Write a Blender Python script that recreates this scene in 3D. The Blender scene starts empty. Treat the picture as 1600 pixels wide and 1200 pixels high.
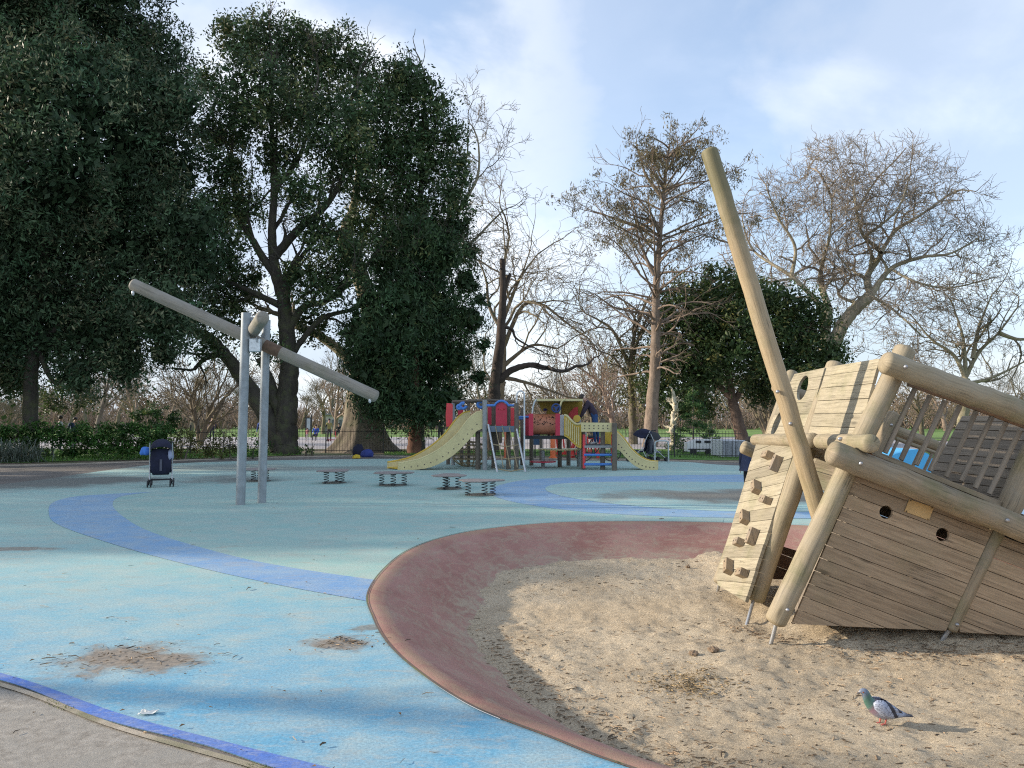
import bpy, bmesh, math, random
import numpy as np
from mathutils import Vector, Matrix
from mathutils.geometry import tessellate_polygon
random.seed(7); rng = np.random.default_rng(7)
sc = bpy.context.scene
COL = sc.collection
PI = math.pi
# ------------------------------------------------------------------ camera
F = 1202.0; H = 1.55; TH = math.atan(55.0 / F)
cam_d = bpy.data.cameras.new('camera'); cam = bpy.data.objects.new('camera', cam_d); COL.objects.link(cam)
cam.location = (0, 0, H); cam.rotation_euler = (PI / 2 + TH, 0, 0)
cam_d.sensor_fit = 'HORIZONTAL'; cam_d.sensor_width = 36.0; cam_d.lens = 36.0 * F / 1600.0
cam_d.clip_end = 2000; cam_d.clip_start = 0.05
sc.camera = cam
def ray(px, py):
    a = (px - 800) / F; b = (600 - py) / F
    return Vector((a, math.cos(TH) - b * math.sin(TH), math.sin(TH) + b * math.cos(TH)))
def U(px, py, Z):            # measured point of the photo at a known distance
    d = ray(px, py); return Vector((0, 0, H)) + d * (Z / d.y)
def G(px, py, z=0.0):        # measured point lying on the plane of height z
    d = ray(px, py); t = (z - H) / d.z; return Vector((0, 0, H)) + d * t
def gz(py, z=0.0): return G(800, py, z).y
# ------------------------------------------------------------------ materials
class NT:
    def __init__(s, tree): s.t = tree; s.n = tree.nodes; s.l = tree.links
    def node(s, typ, **kw):
        nd = s.n.new(typ)
        for k, v in kw.items():
            if k.startswith('_'): setattr(nd, k[1:], v)
        for k, v in kw.items():
            if k.startswith('_'): continue
            key = int(k[1:]) if k[0] == 'i' and k[1:].isdigit() else k.replace('__', ' ')
            inp = nd.inputs[key]
            if isinstance(v, bpy.types.NodeSocket): s.l.new(v, inp)
            else: inp.default_value = v
        return nd
    def math(s, op, a, b=0.0, c=0.0, clamp=False):
        nd = s.node('ShaderNodeMath', _operation=op, i0=a, i1=b, i2=c); nd.use_clamp = clamp; return nd.outputs[0]
    def mix(s, f, a, b, bt='MIX'):
        nd = s.node('ShaderNodeMix', _data_type='RGBA', _blend_type=bt, i0=f, i6=a, i7=b); return nd.outputs[2]
    def noise(s, vec, scale, detail=4, rough=.55, dist=0.0):
        nd = s.node('ShaderNodeTexNoise', Scale=scale, Detail=detail, Roughness=rough, Distortion=dist)
        if vec is not None: s.l.new(vec, nd.inputs['Vector'])
        return nd.outputs[0]
    def mapr(s, v, a, b, c=0.0, d=1.0, smooth=False):
        nd = s.node('ShaderNodeMapRange', i0=v, i1=a, i2=b, i3=c, i4=d)
        if smooth: nd.interpolation_type = 'SMOOTHSTEP'
        return nd.outputs[0]
    def mapping(s, vec, scale=(1, 1, 1), loc=(0, 0, 0)):
        return s.node('ShaderNodeMapping', Vector=vec, Scale=scale, Location=loc).outputs[0]
def c4(c): return (c[0], c[1], c[2], 1.0)
def new_mat(name):
    m = bpy.data.materials.new(name); m.use_nodes = True
    nt = NT(m.node_tree); nt.n.clear()
    out = nt.node('ShaderNodeOutputMaterial'); b = nt.node('ShaderNodeBsdfPrincipled')
    nt.l.new(b.outputs[0], out.inputs[0]); return m, nt, b
def setb(nt, b, k, v):
    if isinstance(v, bpy.types.NodeSocket): nt.l.new(v, b.inputs[k])
    else: b.inputs[k].default_value = v
def bump(nt, b, h, strength=.4, dist=.01):
    nd = nt.node('ShaderNodeBump', Strength=strength, Distance=dist, Height=h); nt.l.new(nd.outputs[0], b.inputs['Normal'])
def simple(name, col, rough=.6, metal=0.0, var=.18, scale=6.0, dirt=0.0, dirtcol=(.12, .10, .08), bmp=.15):
    m, nt, b = new_mat(name)
    tc = nt.node('ShaderNodeTexCoord').outputs['Object']
    n = nt.noise(tc, scale, 5); f = nt.mapr(n, .25, .75, 1 - var, 1 + var)
    hsv = nt.node('ShaderNodeHueSaturation', Value=f, Color=c4(col)); cc = hsv.outputs[0]
    if dirt > 0:
        n2 = nt.noise(tc, scale * 2.3, 6, .65); cc = nt.mix(nt.mapr(n2, .5, .72, 0, dirt), cc, c4(dirtcol))
    setb(nt, b, 'Base Color', cc); setb(nt, b, 'Roughness', rough); setb(nt, b, 'Metallic', metal)
    if bmp: bump(nt, b, nt.noise(tc, scale * 8, 3), bmp, .005)
    return m
def wood(name, c1, c2, green=.0, rough=.75, fine=1.0, grey=None, knots=True):
    m, nt, b = new_mat(name)
    uv = nt.node('ShaderNodeUVMap').outputs[0]
    tint = nt.node('ShaderNodeAttribute', _attribute_name='tint').outputs['Fac']
    tc = nt.node('ShaderNodeTexCoord').outputs['Object']
    warp = nt.noise(nt.mapping(uv, (9, 1.6, 1)), 1.0, 3, .5, .6)
    v2 = nt.node('ShaderNodeVectorMath', _operation='ADD', i0=nt.mapping(uv, (28 * fine, 1.1, 1)), i1=nt.node('ShaderNodeCombineXYZ', X=nt.math('MULTIPLY', warp, 3.0)).outputs[0]).outputs[0]
    g = nt.noise(v2, 1.3, 6, .68)
    g2 = nt.noise(nt.mapping(uv, (60, 1.6, 1)), 1.0, 5, .75)
    col = nt.mix(nt.mapr(g, .3, .72), c4(c1), c4(c2))
    col = nt.mix(nt.mapr(g2, .50, .66, 0, .6), col, c4([x * .5 for x in c1]))
    ck = nt.noise(nt.mapping(uv, (20, .32, 1)), 1.0, 5, .6, .3); ckm = nt.math('MULTIPLY', nt.mapr(nt.math('ABSOLUTE', nt.math('SUBTRACT', ck, .5)), .004, .011, .8, 0), nt.mapr(nt.noise(tc, 2.6, 3, .5), .48, .58))
    col = nt.mix(ckm, col, c4([x * .22 for x in c1]))
    blot = nt.noise(tc, 3.2, 5, .6)
    gr = grey or [sum(c1) / 3 * 1.05] * 3
    col = nt.mix(nt.mapr(blot, .45, .72, 0, .55), col, c4(gr))
    if knots:
        vo = nt.node('ShaderNodeTexVoronoi', Vector=nt.mapping(uv, (6, 1.6, 1)), Scale=1.0); 
        col = nt.mix(nt.mapr(vo.outputs['Distance'], .05, .14, .7, 0), col, c4([x * .35 for x in c1]))
    if green > 0:
        n3 = nt.noise(tc, 2.1, 6, .7)
        col = nt.mix(nt.mapr(n3, .5, .68, 0, green), col, (.10, .12, .03, 1))
    col = nt.mix(1.0, col, nt.node('ShaderNodeCombineColor', i0=tint, i1=tint, i2=tint).outputs[0], 'MULTIPLY')
    setb(nt, b, 'Base Color', col); setb(nt, b, 'Roughness', rough)
    bump(nt, b, nt.math('ADD', g, g2), .35, .006)
    return m
# ------------------------------------------------------------------ mesh builder
class MB:
    def __init__(s): s.v = []; s.f = []; s.uv = []; s.t = []; s.mi = []
    def add(s, vs, fs, uvs=None, tint=1.0, mi=0):
        o = len(s.v); s.v.extend([tuple(v) for v in vs])
        for k, f in enumerate(fs):
            s.f.append([i + o for i in f]); s.mi.append(mi)
            s.uv.extend(uvs[k] if uvs else [(vs[i][0] + vs[i][1], vs[i][2]) for i in f])
        s.t.extend([tint] * len(vs)); return s
    def box(s, c, sz, M=None, tint=1.0, mi=0, bev=0):
        c = Vector(c); hx, hy, hz = [q / 2 for q in sz]; vs = []
        for x in (-hx, hx):
            for y in (-hy, hy):
                for z in (-hz, hz):
                    p = Vector((x, y, z)); p = (M @ p if M else p); vs.append(c + p)
        fs = [(0, 1, 3, 2), (4, 6, 7, 5), (0, 4, 5, 1), (2, 3, 7, 6), (0, 2, 6, 4), (1, 5, 7, 3)]
        return s.add(vs, fs, None, tint, mi)
    def quadbox(s, p, n, th, uvd=None, tint=1.0, mi=0, off=None):     # convex polygon p (3D) given thickness th along n
        n = Vector(n).normalized() * th; p = [Vector(q) for q in p]; k = len(p)
        ax = (uvd or (p[1] - p[0])).normalized(); bx = n.normalized().cross(ax)
        off = off or (random.random() * 9, random.random() * 9)
        vs = p + [q + n for q in p]
        U2 = lambda q: (q.dot(bx) + off[0], q.dot(ax) + off[1])
        fs = [list(range(k))[::-1], list(range(k, 2 * k))] + [(i, (i + 1) % k, (i + 1) % k + k, i + k) for i in range(k)]
        s.add(vs, fs, [[U2(vs[i]) for i in f] for f in fs], tint, mi); return s
    def tube(s, pts, rad, sides=10, cap=True, tint=1.0, mi=0, dome=False, rough=0.0):
        pts = [Vector(p) for p in pts]; n = len(pts)
        if not hasattr(rad, '__len__'): rad = [rad] * n
        rad = list(rad)
        if dome:
            def dm(p, q, r):
                d = (p - q).normalized()
                return [(p + d * r * .52 * a, r * b) for a, b in ((0.35, .96), (.68, .80), (.9, .52), (1.0, .2))]
            a = dm(pts[0], pts[1], rad[0])[::-1]; b = dm(pts[-1], pts[-2], rad[-1])
            pts = [x[0] for x in a] + pts + [x[0] for x in b]; rad = [x[1] for x in a] + rad + [x[1] for x in b]; n = len(pts)
        T = [(pts[min(i + 1, n - 1)] - pts[max(i - 1, 0)]).normalized() for i in range(n)]
        up = Vector((0, 0, 1)) if abs(T[0].z) < .9 else Vector((1, 0, 0))
        X = T[0].cross(up).normalized(); vs = []; L = 0; Ls = []
        off = random.random() * 20
        for i in range(n):
            X = (X - T[i] * X.dot(T[i])).normalized(); Y = T[i].cross(X)
            if i: L += (pts[i] - pts[i - 1]).length
            Ls.append(L)
            for k in range(sides):
                a = 2 * PI * k / sides; rr = rad[i] * (1 + rough * (random.random() - .5))
                vs.append(pts[i] + (X * math.cos(a) + Y * math.sin(a)) * rr)
        fs = []; uvs = []; R = max(rad)
        for i in range(n - 1):
            for k in range(sides):
                k2 = (k + 1) % sides
                fs.append((i * sides + k, i * sides + k2, (i + 1) * sides + k2, (i + 1) * sides + k))
                u0 = 2 * PI * R * k / sides + off; u1 = 2 * PI * R * (k + 1) / sides + off
                uvs.append([(u0, Ls[i] + off), (u1, Ls[i] + off), (u1, Ls[i + 1] + off), (u0, Ls[i + 1] + off)])
        if cap:
            for base in (0, (n - 1) * sides):
                f = [base + k for k in range(sides)]
                if base == 0: f = f[::-1]
                fs.append(f); uvs.append([(vs[i][0] * .3 + off, vs[i][2] * .3) for i in f])
        return s.add(vs, fs, uvs, tint, mi)
    def lathe(s, prof, M, sides=20, mi=0, tint=1.0):         # prof = (r,z) rows
        vs = []; fs = []
        for r, z in prof:
            for k in range(sides):
                a = 2 * PI * k / sides; vs.append(M @ Vector((r * math.cos(a), r * math.sin(a), z)))
        for i in range(len(prof) - 1):
            for k in range(sides):
                k2 = (k + 1) % sides; fs.append((i * sides + k, i * sides + k2, (i + 1) * sides + k2, (i + 1) * sides + k))
        fs.append(list(range(sides))[::-1]); fs.append([(len(prof) - 1) * sides + k for k in range(sides)])
        return s.add(vs, fs, None, tint, mi)
    def build(s, name, mat, parent=None, smooth=False, origin=None):
        me = bpy.data.meshes.new(name)
        o = Vector(origin) if origin is not None else (parent_loc(parent) if parent else Vector((0, 0, 0)))
        me.from_pydata([(v[0] - o.x, v[1] - o.y, v[2] - o.z) for v in s.v], [], s.f)
        ul = me.uv_layers.new(name='UVMap'); ul.data.foreach_set('uv', np.array(s.uv, dtype=np.float32).ravel())
        at = me.attributes.new('tint', 'FLOAT', 'POINT'); at.data.foreach_set('value', np.array(s.t, dtype=np.float32))
        for m in (mat if isinstance(mat, (list, tuple)) else [mat]): me.materials.append(m)
        me.polygons.foreach_set('material_index', s.mi)
        if smooth: me.polygons.foreach_set('use_smooth', [True] * len(me.polygons))
        ob = bpy.data.objects.new(name, me); COL.objects.link(ob)
        if smooth:
            md = ob.modifiers.new('es', 'EDGE_SPLIT'); md.split_angle = math.radians(50)
        if parent: ob.parent = parent
        else: ob.location = o
        return ob
def parent_loc(p):
    v = Vector((0, 0, 0))
    while p is not None: v = v + p.location; p = p.parent
    return v
def tag(o, label=None, cat=None, group=None, kind=None):
    if label: o['label'] = label
    if cat: o['category'] = cat
    if group: o['group'] = group
    if kind: o['kind'] = kind
    return o
def thing(name, label, cat, loc, group=None):
    o = bpy.data.objects.new(name, None); COL.objects.link(o); o.location = loc; o.empty_display_size = .1
    return tag(o, label, cat, group)
def copy_tree(o, parent=None):
    c = o.copy(); COL.objects.link(c)
    if parent: c.parent = parent
    for ch in [x for x in bpy.data.objects if x.parent == o]: copy_tree(ch, c)
    return c
def rotz(o, a): o.rotation_euler = (0, 0, a)
def np_mesh(name, V, Fq, mat, tint=None, parent=None, origin=None, smooth=False, col=None):
    me = bpy.data.meshes.new(name); V = np.asarray(V, dtype=np.float32)
    o = np.array(origin if origin is not None else (parent_loc(parent) if parent else (0, 0, 0)), dtype=np.float32)
    V = V - o; n = len(V); k = Fq.shape[1]; m = len(Fq)
    me.vertices.add(n); me.vertices.foreach_set('co', V.ravel())
    me.loops.add(m * k); me.loops.foreach_set('vertex_index', Fq.astype(np.int32).ravel())
    me.polygons.add(m); me.polygons.foreach_set('loop_start', np.arange(0, m * k, k, dtype=np.int32))
    try: me.polygons.foreach_set('loop_total', np.full(m, k, dtype=np.int32))
    except Exception: pass
    if tint is not None:
        at = me.attributes.new('tint', 'FLOAT', 'POINT'); at.data.foreach_set('value', np.asarray(tint, dtype=np.float32))
    if col is not None:
        at = me.attributes.new('hue', 'FLOAT', 'POINT'); at.data.foreach_set('value', np.asarray(col, dtype=np.float32))
    me.update(calc_edges=True); me.validate()
    me.materials.append(mat)
    if smooth: me.polygons.foreach_set('use_smooth', np.ones(len(me.polygons), dtype=bool))
    ob = bpy.data.objects.new(name, me); COL.objects.link(ob)
    if parent: ob.parent = parent
    else: ob.location = [float(x) for x in o]
    return ob
def cut(ob, cutters):        # real holes: boolean applied at once, cutters removed
    for q_ in [ob] + list(cutters):
        bmx = bmesh.new(); bmx.from_mesh(q_.data); bmesh.ops.recalc_face_normals(bmx, faces=bmx.faces); bmx.to_mesh(q_.data); bmx.free()
    for c in cutters:
        md = ob.modifiers.new('b', 'BOOLEAN'); md.operation = 'DIFFERENCE'; md.object = c; md.solver = 'EXACT'
    bpy.context.view_layer.update()
    dg = bpy.context.evaluated_depsgraph_get()
    me = bpy.data.meshes.new_from_object(ob.evaluated_get(dg))
    ob.modifiers.clear(); old = ob.data; ob.data = me
    for c in cutters: bpy.data.objects.remove(c)
def catmull(pts, closed=False, n=10):
    pts = [Vector(p) for p in pts]; out = []; N = len(pts)
    rngi = range(N) if closed else range(N - 1)
    for i in rngi:
        g = (lambda k: pts[k % N]) if closed else (lambda k: pts[max(0, min(N - 1, k))])
        p0, p1, p2, p3 = g(i - 1), g(i), g(i + 1), g(i + 2)
        for j in range(n):
            t = j / n
            out.append(.5 * ((2 * p1) + (p2 - p0) * t + (2 * p0 - 5 * p1 + 4 * p2 - p3) * t * t + (3 * p1 - p0 - 3 * p2 + p3) * t ** 3))
    if not closed: out.append(pts[-1])
    return out
def sheet(name, loops, z, mat, kind='structure'):
    loops = [[Vector((p[0], p[1], 0)) for p in l] for l in loops]
    tris = tessellate_polygon(loops); vs = [p for l in loops for p in l]
    fs = []
    for t in tris:
        a, b, c = [vs[i] for i in t]
        t = tuple(t) if (b - a).cross(c - a).z > 0 else tuple(t)[::-1]
        fs.append(t)
    me = bpy.data.meshes.new(name); me.from_pydata([(p.x, p.y, 0) for p in vs], [], fs); me.materials.append(mat)
    ob = bpy.data.objects.new(name, me); COL.objects.link(ob); ob.location = (0, 0, z)
    if kind: ob['kind'] = kind
    return ob
# ------------------------------------------------------------------ sky and sun
SUN_EL = math.radians(19); SUNDIR = Vector((-math.cos(SUN_EL) * math.cos(math.radians(4)), math.cos(SUN_EL) * math.sin(math.radians(4)), math.sin(SUN_EL)))
w = bpy.data.worlds.new('World'); sc.world = w; w.use_nodes = True; wt = NT(w.node_tree); wt.n.clear()
wo = wt.node('ShaderNodeOutputWorld'); bg = wt.node('ShaderNodeBackground')
sky = wt.node('ShaderNodeTexSky', _sky_type='NISHITA', _sun_disc=False, _sun_elevation=SUN_EL, _air_density=1.0, _dust_density=1.2, _ozone_density=1.2)
sky.sun_rotation = math.atan2(SUNDIR.x, SUNDIR.y)
tcg = wt.node('ShaderNodeTexCoord').outputs['Generated']
sep = wt.node('ShaderNodeSeparateXYZ', Vector=tcg)
zz = wt.math('ADD', wt.math('MAXIMUM', sep.outputs[2], 0.0), .38)
pv = wt.node('ShaderNodeCombineXYZ', X=wt.math('DIVIDE', sep.outputs[0], zz), Y=wt.math('DIVIDE', sep.outputs[1], zz), Z=2.3).outputs[0]
n1 = wt.noise(wt.mapping(pv, (1.0, 1.0, 1), (1.7, 4.2, 0)), 1.25, 9, .52, .25)
n2 = wt.noise(wt.mapping(pv, (1.4, 1.4, 1), (5.1, 2.2, 3)), 1.7, 9, .55, .2)
cov = wt.mapr(n1, .37, .56, 0, 1, True)
# hazier, brighter cloud bank ahead-left, as a smooth directional swell of the cover
bank = wt.mapr(wt.math('ABSOLUTE', wt.math('SUBTRACT', wt.math('ADD', wt.math('DIVIDE', sep.outputs[0], sep.outputs[1]), wt.math('MULTIPLY', wt.math('SUBTRACT', n2, .5), .9)), -.02)), .0, .34, .8, 0, True)
cov = wt.math('MAXIMUM', cov, bank)
cov = wt.math('MAXIMUM', wt.math('MULTIPLY', cov, wt.mapr(sep.outputs[0], -.1, .25, 1, .75)), wt.mapr(sep.outputs[2], .0, .34, .95, .42, True))
ccol = wt.mix(wt.mapr(wt.math('ADD', n2, wt.math('MULTIPLY', wt.math('SUBTRACT', bank, .35), .22)), .38, .64, 0, 1, True), (3.55, 4.0, 4.75, 1), (5.4, 5.6, 5.95, 1))
skyb = wt.mix(1.0, sky.outputs[0], (1.22, 1.36, 1.48, 1), 'MULTIPLY')
wcol = wt.mix(wt.math('MULTIPLY', cov, .88), skyb, ccol)
wt.l.new(wcol, bg.inputs[0]); bg.inputs[1].default_value = .14
wt.l.new(bg.outputs[0], wo.inputs[0])
sd = bpy.data.lights.new('sun', 'SUN'); sd.energy = 3.9; sd.angle = math.radians(1.0); sd.color = (1.0, .885, .735)
so = bpy.data.objects.new('sun', sd); COL.objects.link(so); so.rotation_euler = SUNDIR.to_track_quat('Z', 'Y').to_euler()
sc.view_settings.view_transform = 'Standard'; sc.view_settings.look = 'None'; sc.view_settings.gamma = 1; sc.view_settings.exposure = .58
sc.cycles.use_denoising = False; sc.cycles.filter_width = 1.15; sc.cycles.use_adaptive_sampling = False
sc.cycles.max_bounces = 5; sc.cycles.diffuse_bounces = 3; sc.cycles.glossy_bounces = 2; sc.cycles.transparent_max_bounces = 8
# ------------------------------------------------------------------ ground materials
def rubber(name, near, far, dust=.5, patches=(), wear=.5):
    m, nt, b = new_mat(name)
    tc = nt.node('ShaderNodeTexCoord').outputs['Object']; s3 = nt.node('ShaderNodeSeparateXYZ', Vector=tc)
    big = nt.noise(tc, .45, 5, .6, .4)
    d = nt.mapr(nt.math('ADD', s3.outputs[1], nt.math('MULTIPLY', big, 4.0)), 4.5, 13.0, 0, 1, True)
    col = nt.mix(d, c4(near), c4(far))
    mott = nt.noise(tc, 2.2, 7, .65, .3); col = nt.mix(nt.mapr(mott, .38, .66, 0, wear), col, (.46, .50, .44, 1))
    streak = nt.noise(nt.mapping(tc, (1.2, 3.5, 1)), 1.6, 7, .7, .8)
    col = nt.mix(nt.mapr(streak, .54, .7, 0, dust), col, (.40, .33, .25, 1))
    gran = nt.noise(tc, 60, 4, .85); col = nt.mix(1.0, col, nt.mix(nt.mapr(gran, .36, .64), (.74, .74, .75, 1), (1.26, 1.25, 1.22, 1)), 'MULTIPLY')
    chalk = nt.noise(nt.mapping(tc, (1, 2.2, 1)), 9, 9, .8, .6); col = nt.mix(nt.mapr(chalk, .50, .70, 0, .55), col, (.52, .50, .43, 1)); col = nt.mix(nt.mapr(nt.noise(tc, 5, 9, .8, 1.2), .60, .68, 0, .5), col, (.36, .29, .21, 1))
    sp = nt.noise(tc, 38, 3, .7); col = nt.mix(nt.mapr(sp, .66, .72, 0, .45), col, (.16, .13, .09, 1))
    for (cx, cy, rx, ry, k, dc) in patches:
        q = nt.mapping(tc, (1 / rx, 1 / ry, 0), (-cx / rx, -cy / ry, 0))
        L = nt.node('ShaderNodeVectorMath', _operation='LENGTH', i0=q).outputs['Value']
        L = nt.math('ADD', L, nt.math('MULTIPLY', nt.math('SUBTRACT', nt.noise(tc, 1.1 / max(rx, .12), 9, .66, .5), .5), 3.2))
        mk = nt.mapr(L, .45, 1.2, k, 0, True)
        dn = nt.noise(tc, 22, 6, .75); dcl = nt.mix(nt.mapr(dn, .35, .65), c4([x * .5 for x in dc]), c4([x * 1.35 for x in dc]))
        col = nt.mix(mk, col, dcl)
    setb(nt, b, 'Base Color', col); setb(nt, b, 'Roughness', .88)
    bump(nt, b, nt.math('ADD', gran, nt.math('MULTIPLY', sp, 1.0)), .28, .004)
    return m
def pt(px, py): g = G(px, py); return g.x, g.y
pa = pt(195, 1030); pb = pt(540, 1005); pc = pt(105, 752); pd = pt(1120, 776); pe = pt(20, 858); pf = pt(300, 735); pg = pt(560, 982)
PATCH = [(pa[0], pa[1], .50, .34, .92, (.27, .21, .155)), (pb[0], pb[1], .30, .2, .88, (.27, .21, .155)), (pg[0]+.05, pg[1], .12, .1, .7, (.22, .17, .12)),
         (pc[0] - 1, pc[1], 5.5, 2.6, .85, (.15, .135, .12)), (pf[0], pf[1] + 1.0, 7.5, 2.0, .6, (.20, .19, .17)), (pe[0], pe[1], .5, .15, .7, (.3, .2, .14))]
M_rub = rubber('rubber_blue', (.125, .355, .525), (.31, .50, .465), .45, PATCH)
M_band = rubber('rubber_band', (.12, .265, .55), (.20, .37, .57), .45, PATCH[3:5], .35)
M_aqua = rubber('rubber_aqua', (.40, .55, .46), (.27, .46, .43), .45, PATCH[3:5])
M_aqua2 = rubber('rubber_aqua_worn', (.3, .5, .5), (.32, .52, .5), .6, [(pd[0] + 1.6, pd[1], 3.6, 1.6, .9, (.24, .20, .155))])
M_border = rubber('rubber_border', (.06, .16, .52), (.06, .16, .5), .35, (), .25)
def earth(name, c1, c2, c3, scale=3.0, bs=.5):
    m, nt, b = new_mat(name); tc = nt.node('ShaderNodeTexCoord').outputs['Object']
    n = nt.noise(tc, scale, 9, .68); n2 = nt.noise(tc, scale * .22, 5, .6); g = nt.noise(tc, scale * 25, 3, .8)
    col = nt.mix(nt.mapr(n, .35, .65), c4(c1), c4(c2)); col = nt.mix(nt.mapr(n2, .45, .65), col, c4(c3))
    col = nt.mix(1.0, col, nt.mix(nt.mapr(g, .3, .7), (.7, .7, .7, 1), (1.25, 1.25, 1.25, 1)), 'MULTIPLY')
    setb(nt, b, 'Base Color', col); setb(nt, b, 'Roughness', .95); bump(nt, b, nt.math('ADD', n, g), bs, .02); return m
M_ground = earth('park_earth', (.16, .12, .08), (.22, .18, .13), (.12, .15, .05), 1.5)
M_asph = earth('worn_asphalt', (.15, .135, .12), (.22, .19, .165), (.12, .105, .09), 1.2, .3)
M_plaza = earth('pale_plaza', (.38, .34, .33), (.46, .42, .40), (.33, .31, .32), .6, .2)
M_lawn = earth('lawn_green', (.10, .20, .025), (.17, .29, .045), (.16, .21, .05), .9, .5)
M_strip = earth('grass_strip', (.075, .17, .02), (.12, .25, .035), (.10, .13, .04), 2.2, .8)
M_conc = earth('exposed_concrete', (.34, .305, .26), (.60, .55, .48), (.45, .42, .37), 16.0, .8)
# ------------------------------------------------------------------ pit outline
rimpx = [(575, 930), (584, 967), (606, 1006), (650, 1048), (735, 1104), (860, 1154), (972, 1197)]
rim = [G(*p).to_2d() for p in rimpx] + [Vector(q) for q in ((1.25, 2.95), (2.6, 2.55), (4.6, 2.7), (6.6, 3.6), (8.0, 5.4), (8.3, 7.4), (7.6, 9.2), (6.1, 10.5))]
rim += [G(*p).to_2d() for p in ((1270, 822), (1130, 817), (1000, 815), (870, 817), (760, 827), (690, 841), (636, 862), (598, 893))]
RIM = [Vector((p.x, p.y)) for p in catmull([(p.x, p.y, 0) for p in rim], True, 10)]
def nearest(q): return min(range(len(RIM)), key=lambda i: (RIM[i] - Vector(q[:2])).length)
big = [(-300, -20), (300, -20), (300, 600), (-300, 600)]
sheet('ground', [big, RIM], -.004, M_ground)
# asphalt path between playground and hedge
def gp(l): return [G(*p).to_2d() for p in l]
def smooth(l, n=8): return [Vector((p.x, p.y)) for p in catmull([(q.x, q.y, 0) for q in l], False, n)]
top_path = smooth(gp([(-400, 729), (0, 728), (160, 724), (400, 716), (560, 713), (700, 715), (1000, 720), (1160, 723), (1400, 730), (1900, 745)]))
sheet('asphalt_path', [top_path + [Vector((20, -6)), Vector((-25, -6))], RIM], 0.0, M_asph)
rub_far = smooth(gp([(-300, 778), (0, 757), (175, 734), (260, 725), (400, 720), (600, 717), (760, 719), (1040, 721), (1140, 727), (1400, 735), (1900, 760)]))
bord_low = smooth(gp([(-500, 985), (-250, 1010), (0, 1064), (150, 1122), (319, 1166), (412, 1197), (520, 1232), (760, 1300)]))
corner = Vector((1.2, .9)); c2 = Vector((12, 1.0))
sheet('rubber_surface', [rub_far + [c2] + [corner] + bord_low[::-1], RIM], .004, M_rub)
bord_up = smooth(gp([(-500, 975), (-250, 1000), (0, 1053), (187, 1117), (375, 1167), (495, 1197), (610, 1228), (850, 1290)]))
sheet('blue_border_band', [bord_up + bord_low[::-1]], .008, M_border)
conc_edge = smooth(gp([(-500, 992), (-250, 1018), (0, 1074), (169, 1137), (382, 1199), (480, 1232), (700, 1300)]))
sheet('concrete_path', [conc_edge + [Vector((.6, .2)), Vector((-8, .2)), Vector((-12, 5))]], .004, M_conc)
# painted wave band on the left, meeting the pit
o_l = gp([(178, 772), (120, 776), (84, 785), (76, 800), (90, 820), (180, 852), (300, 885), (430, 914), (577, 941)])
i_l = gp([(584, 907), (450, 887), (350, 866), (236, 832), (190, 806), (176, 788), (190, 776), (240, 769)])
ol = smooth(o_l); il = smooth(i_l)
a_, b_ = nearest(ol[-1]), nearest(il[0])
def rimspan(a, b):
    n = len(RIM); f = [(a + k) % n for k in range((b - a) % n + 1)]; g = [(a - k) % n for k in range((a - b) % n + 1)]
    s_ = f if len(f) < len(g) else g; return [RIM[i] for i in s_]
sheet('painted_wave_band', [ol[:-1] + rimspan(a_, b_) + il[1:]], .008, M_band)
# aqua lagoon inside the band, up to the pit rim and the second band
bo = gp([(1900, 752), (1500, 745), (1180, 742), (1000, 744), (850, 748), (790, 756), (765, 768), (790, 782), (880, 797), (1000, 806), (1150, 810), (1300, 811), (1500, 812), (1900, 812)])
bi = gp([(1900, 790), (1500, 796), (1300, 800), (1150, 800), (1010, 793), (900, 780), (855, 768), (860, 759), (900, 755), (1000, 753), (1180, 754), (1500, 757), (1900, 765)])
BO = smooth(bo); BI = smooth(bi)
lag = il[1:-1] + gp([(300, 760), (420, 752), (600, 742), (760, 738), (900, 741)]) 
jj = [k for k, p in enumerate(BO) if p.x < G(900, 746).x]
lag2 = il[::-1][:-1]
e0 = nearest(G(598, 893)); e1 = nearest(G(1130, 817))
ln = smooth(gp([(240, 769), (330, 752), (480, 742), (640, 737), (800, 738), (950, 737)]))
mid = BO[jj[0]:]
mid = [p for p in mid if p.x < G(1130, 809).x]
poly = ln + mid + rimspan(e1, b_) + il[1:-1]
sheet('aqua_lagoon_surface', [poly], .0065, M_aqua)
sheet('painted_bay_band', [BO + BI], .0085, M_band)
sheet('painted_bay_centre', [BI], .011, M_aqua2)
# kerb line of the path, a grass strip and a plaza beyond the fence
kb = MB(); kl = [Vector((p.x, p.y, .035)) for p in top_path]
for i in range(len(kl) - 1):
    d = (kl[i + 1] - kl[i]).normalized(); n = Vector((-d.y, d.x, 0)) * .12
    kb.add([kl[i], kl[i + 1], kl[i + 1] + n, kl[i] + n] + [q - Vector((0, 0, .06)) for q in (kl[i], kl[i + 1], kl[i + 1] + n, kl[i] + n)],
           [(0, 1, 2, 3), (0, 4, 5, 1), (1, 5, 6, 2), (2, 6, 7, 3), (3, 7, 4, 0)])
kb.build('kerb', simple('kerb_stone', (.42, .36, .29), .9, 0, .25, 3))['kind'] = 'structure'
gs = smooth(gp([(-400, 722), (0, 724), (60, 722), (160, 720), (300, 717), (420, 713), (470, 711)])); ge = smooth(gp([(470, 704), (300, 700), (0, 700), (-400, 700)]))
sheet('grass_strip', [gs + ge], .012, M_strip)
gs2 = smooth(gp([(600, 711.5), (800, 712), (1000, 716), (1100, 719), (1200, 719), (1500, 722), (1900, 735)])); ge2 = gp([(1900, 700), (1000, 700), (600, 706)])
sheet('grass_verge', [gs2 + ge2], .012, M_strip)
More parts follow.
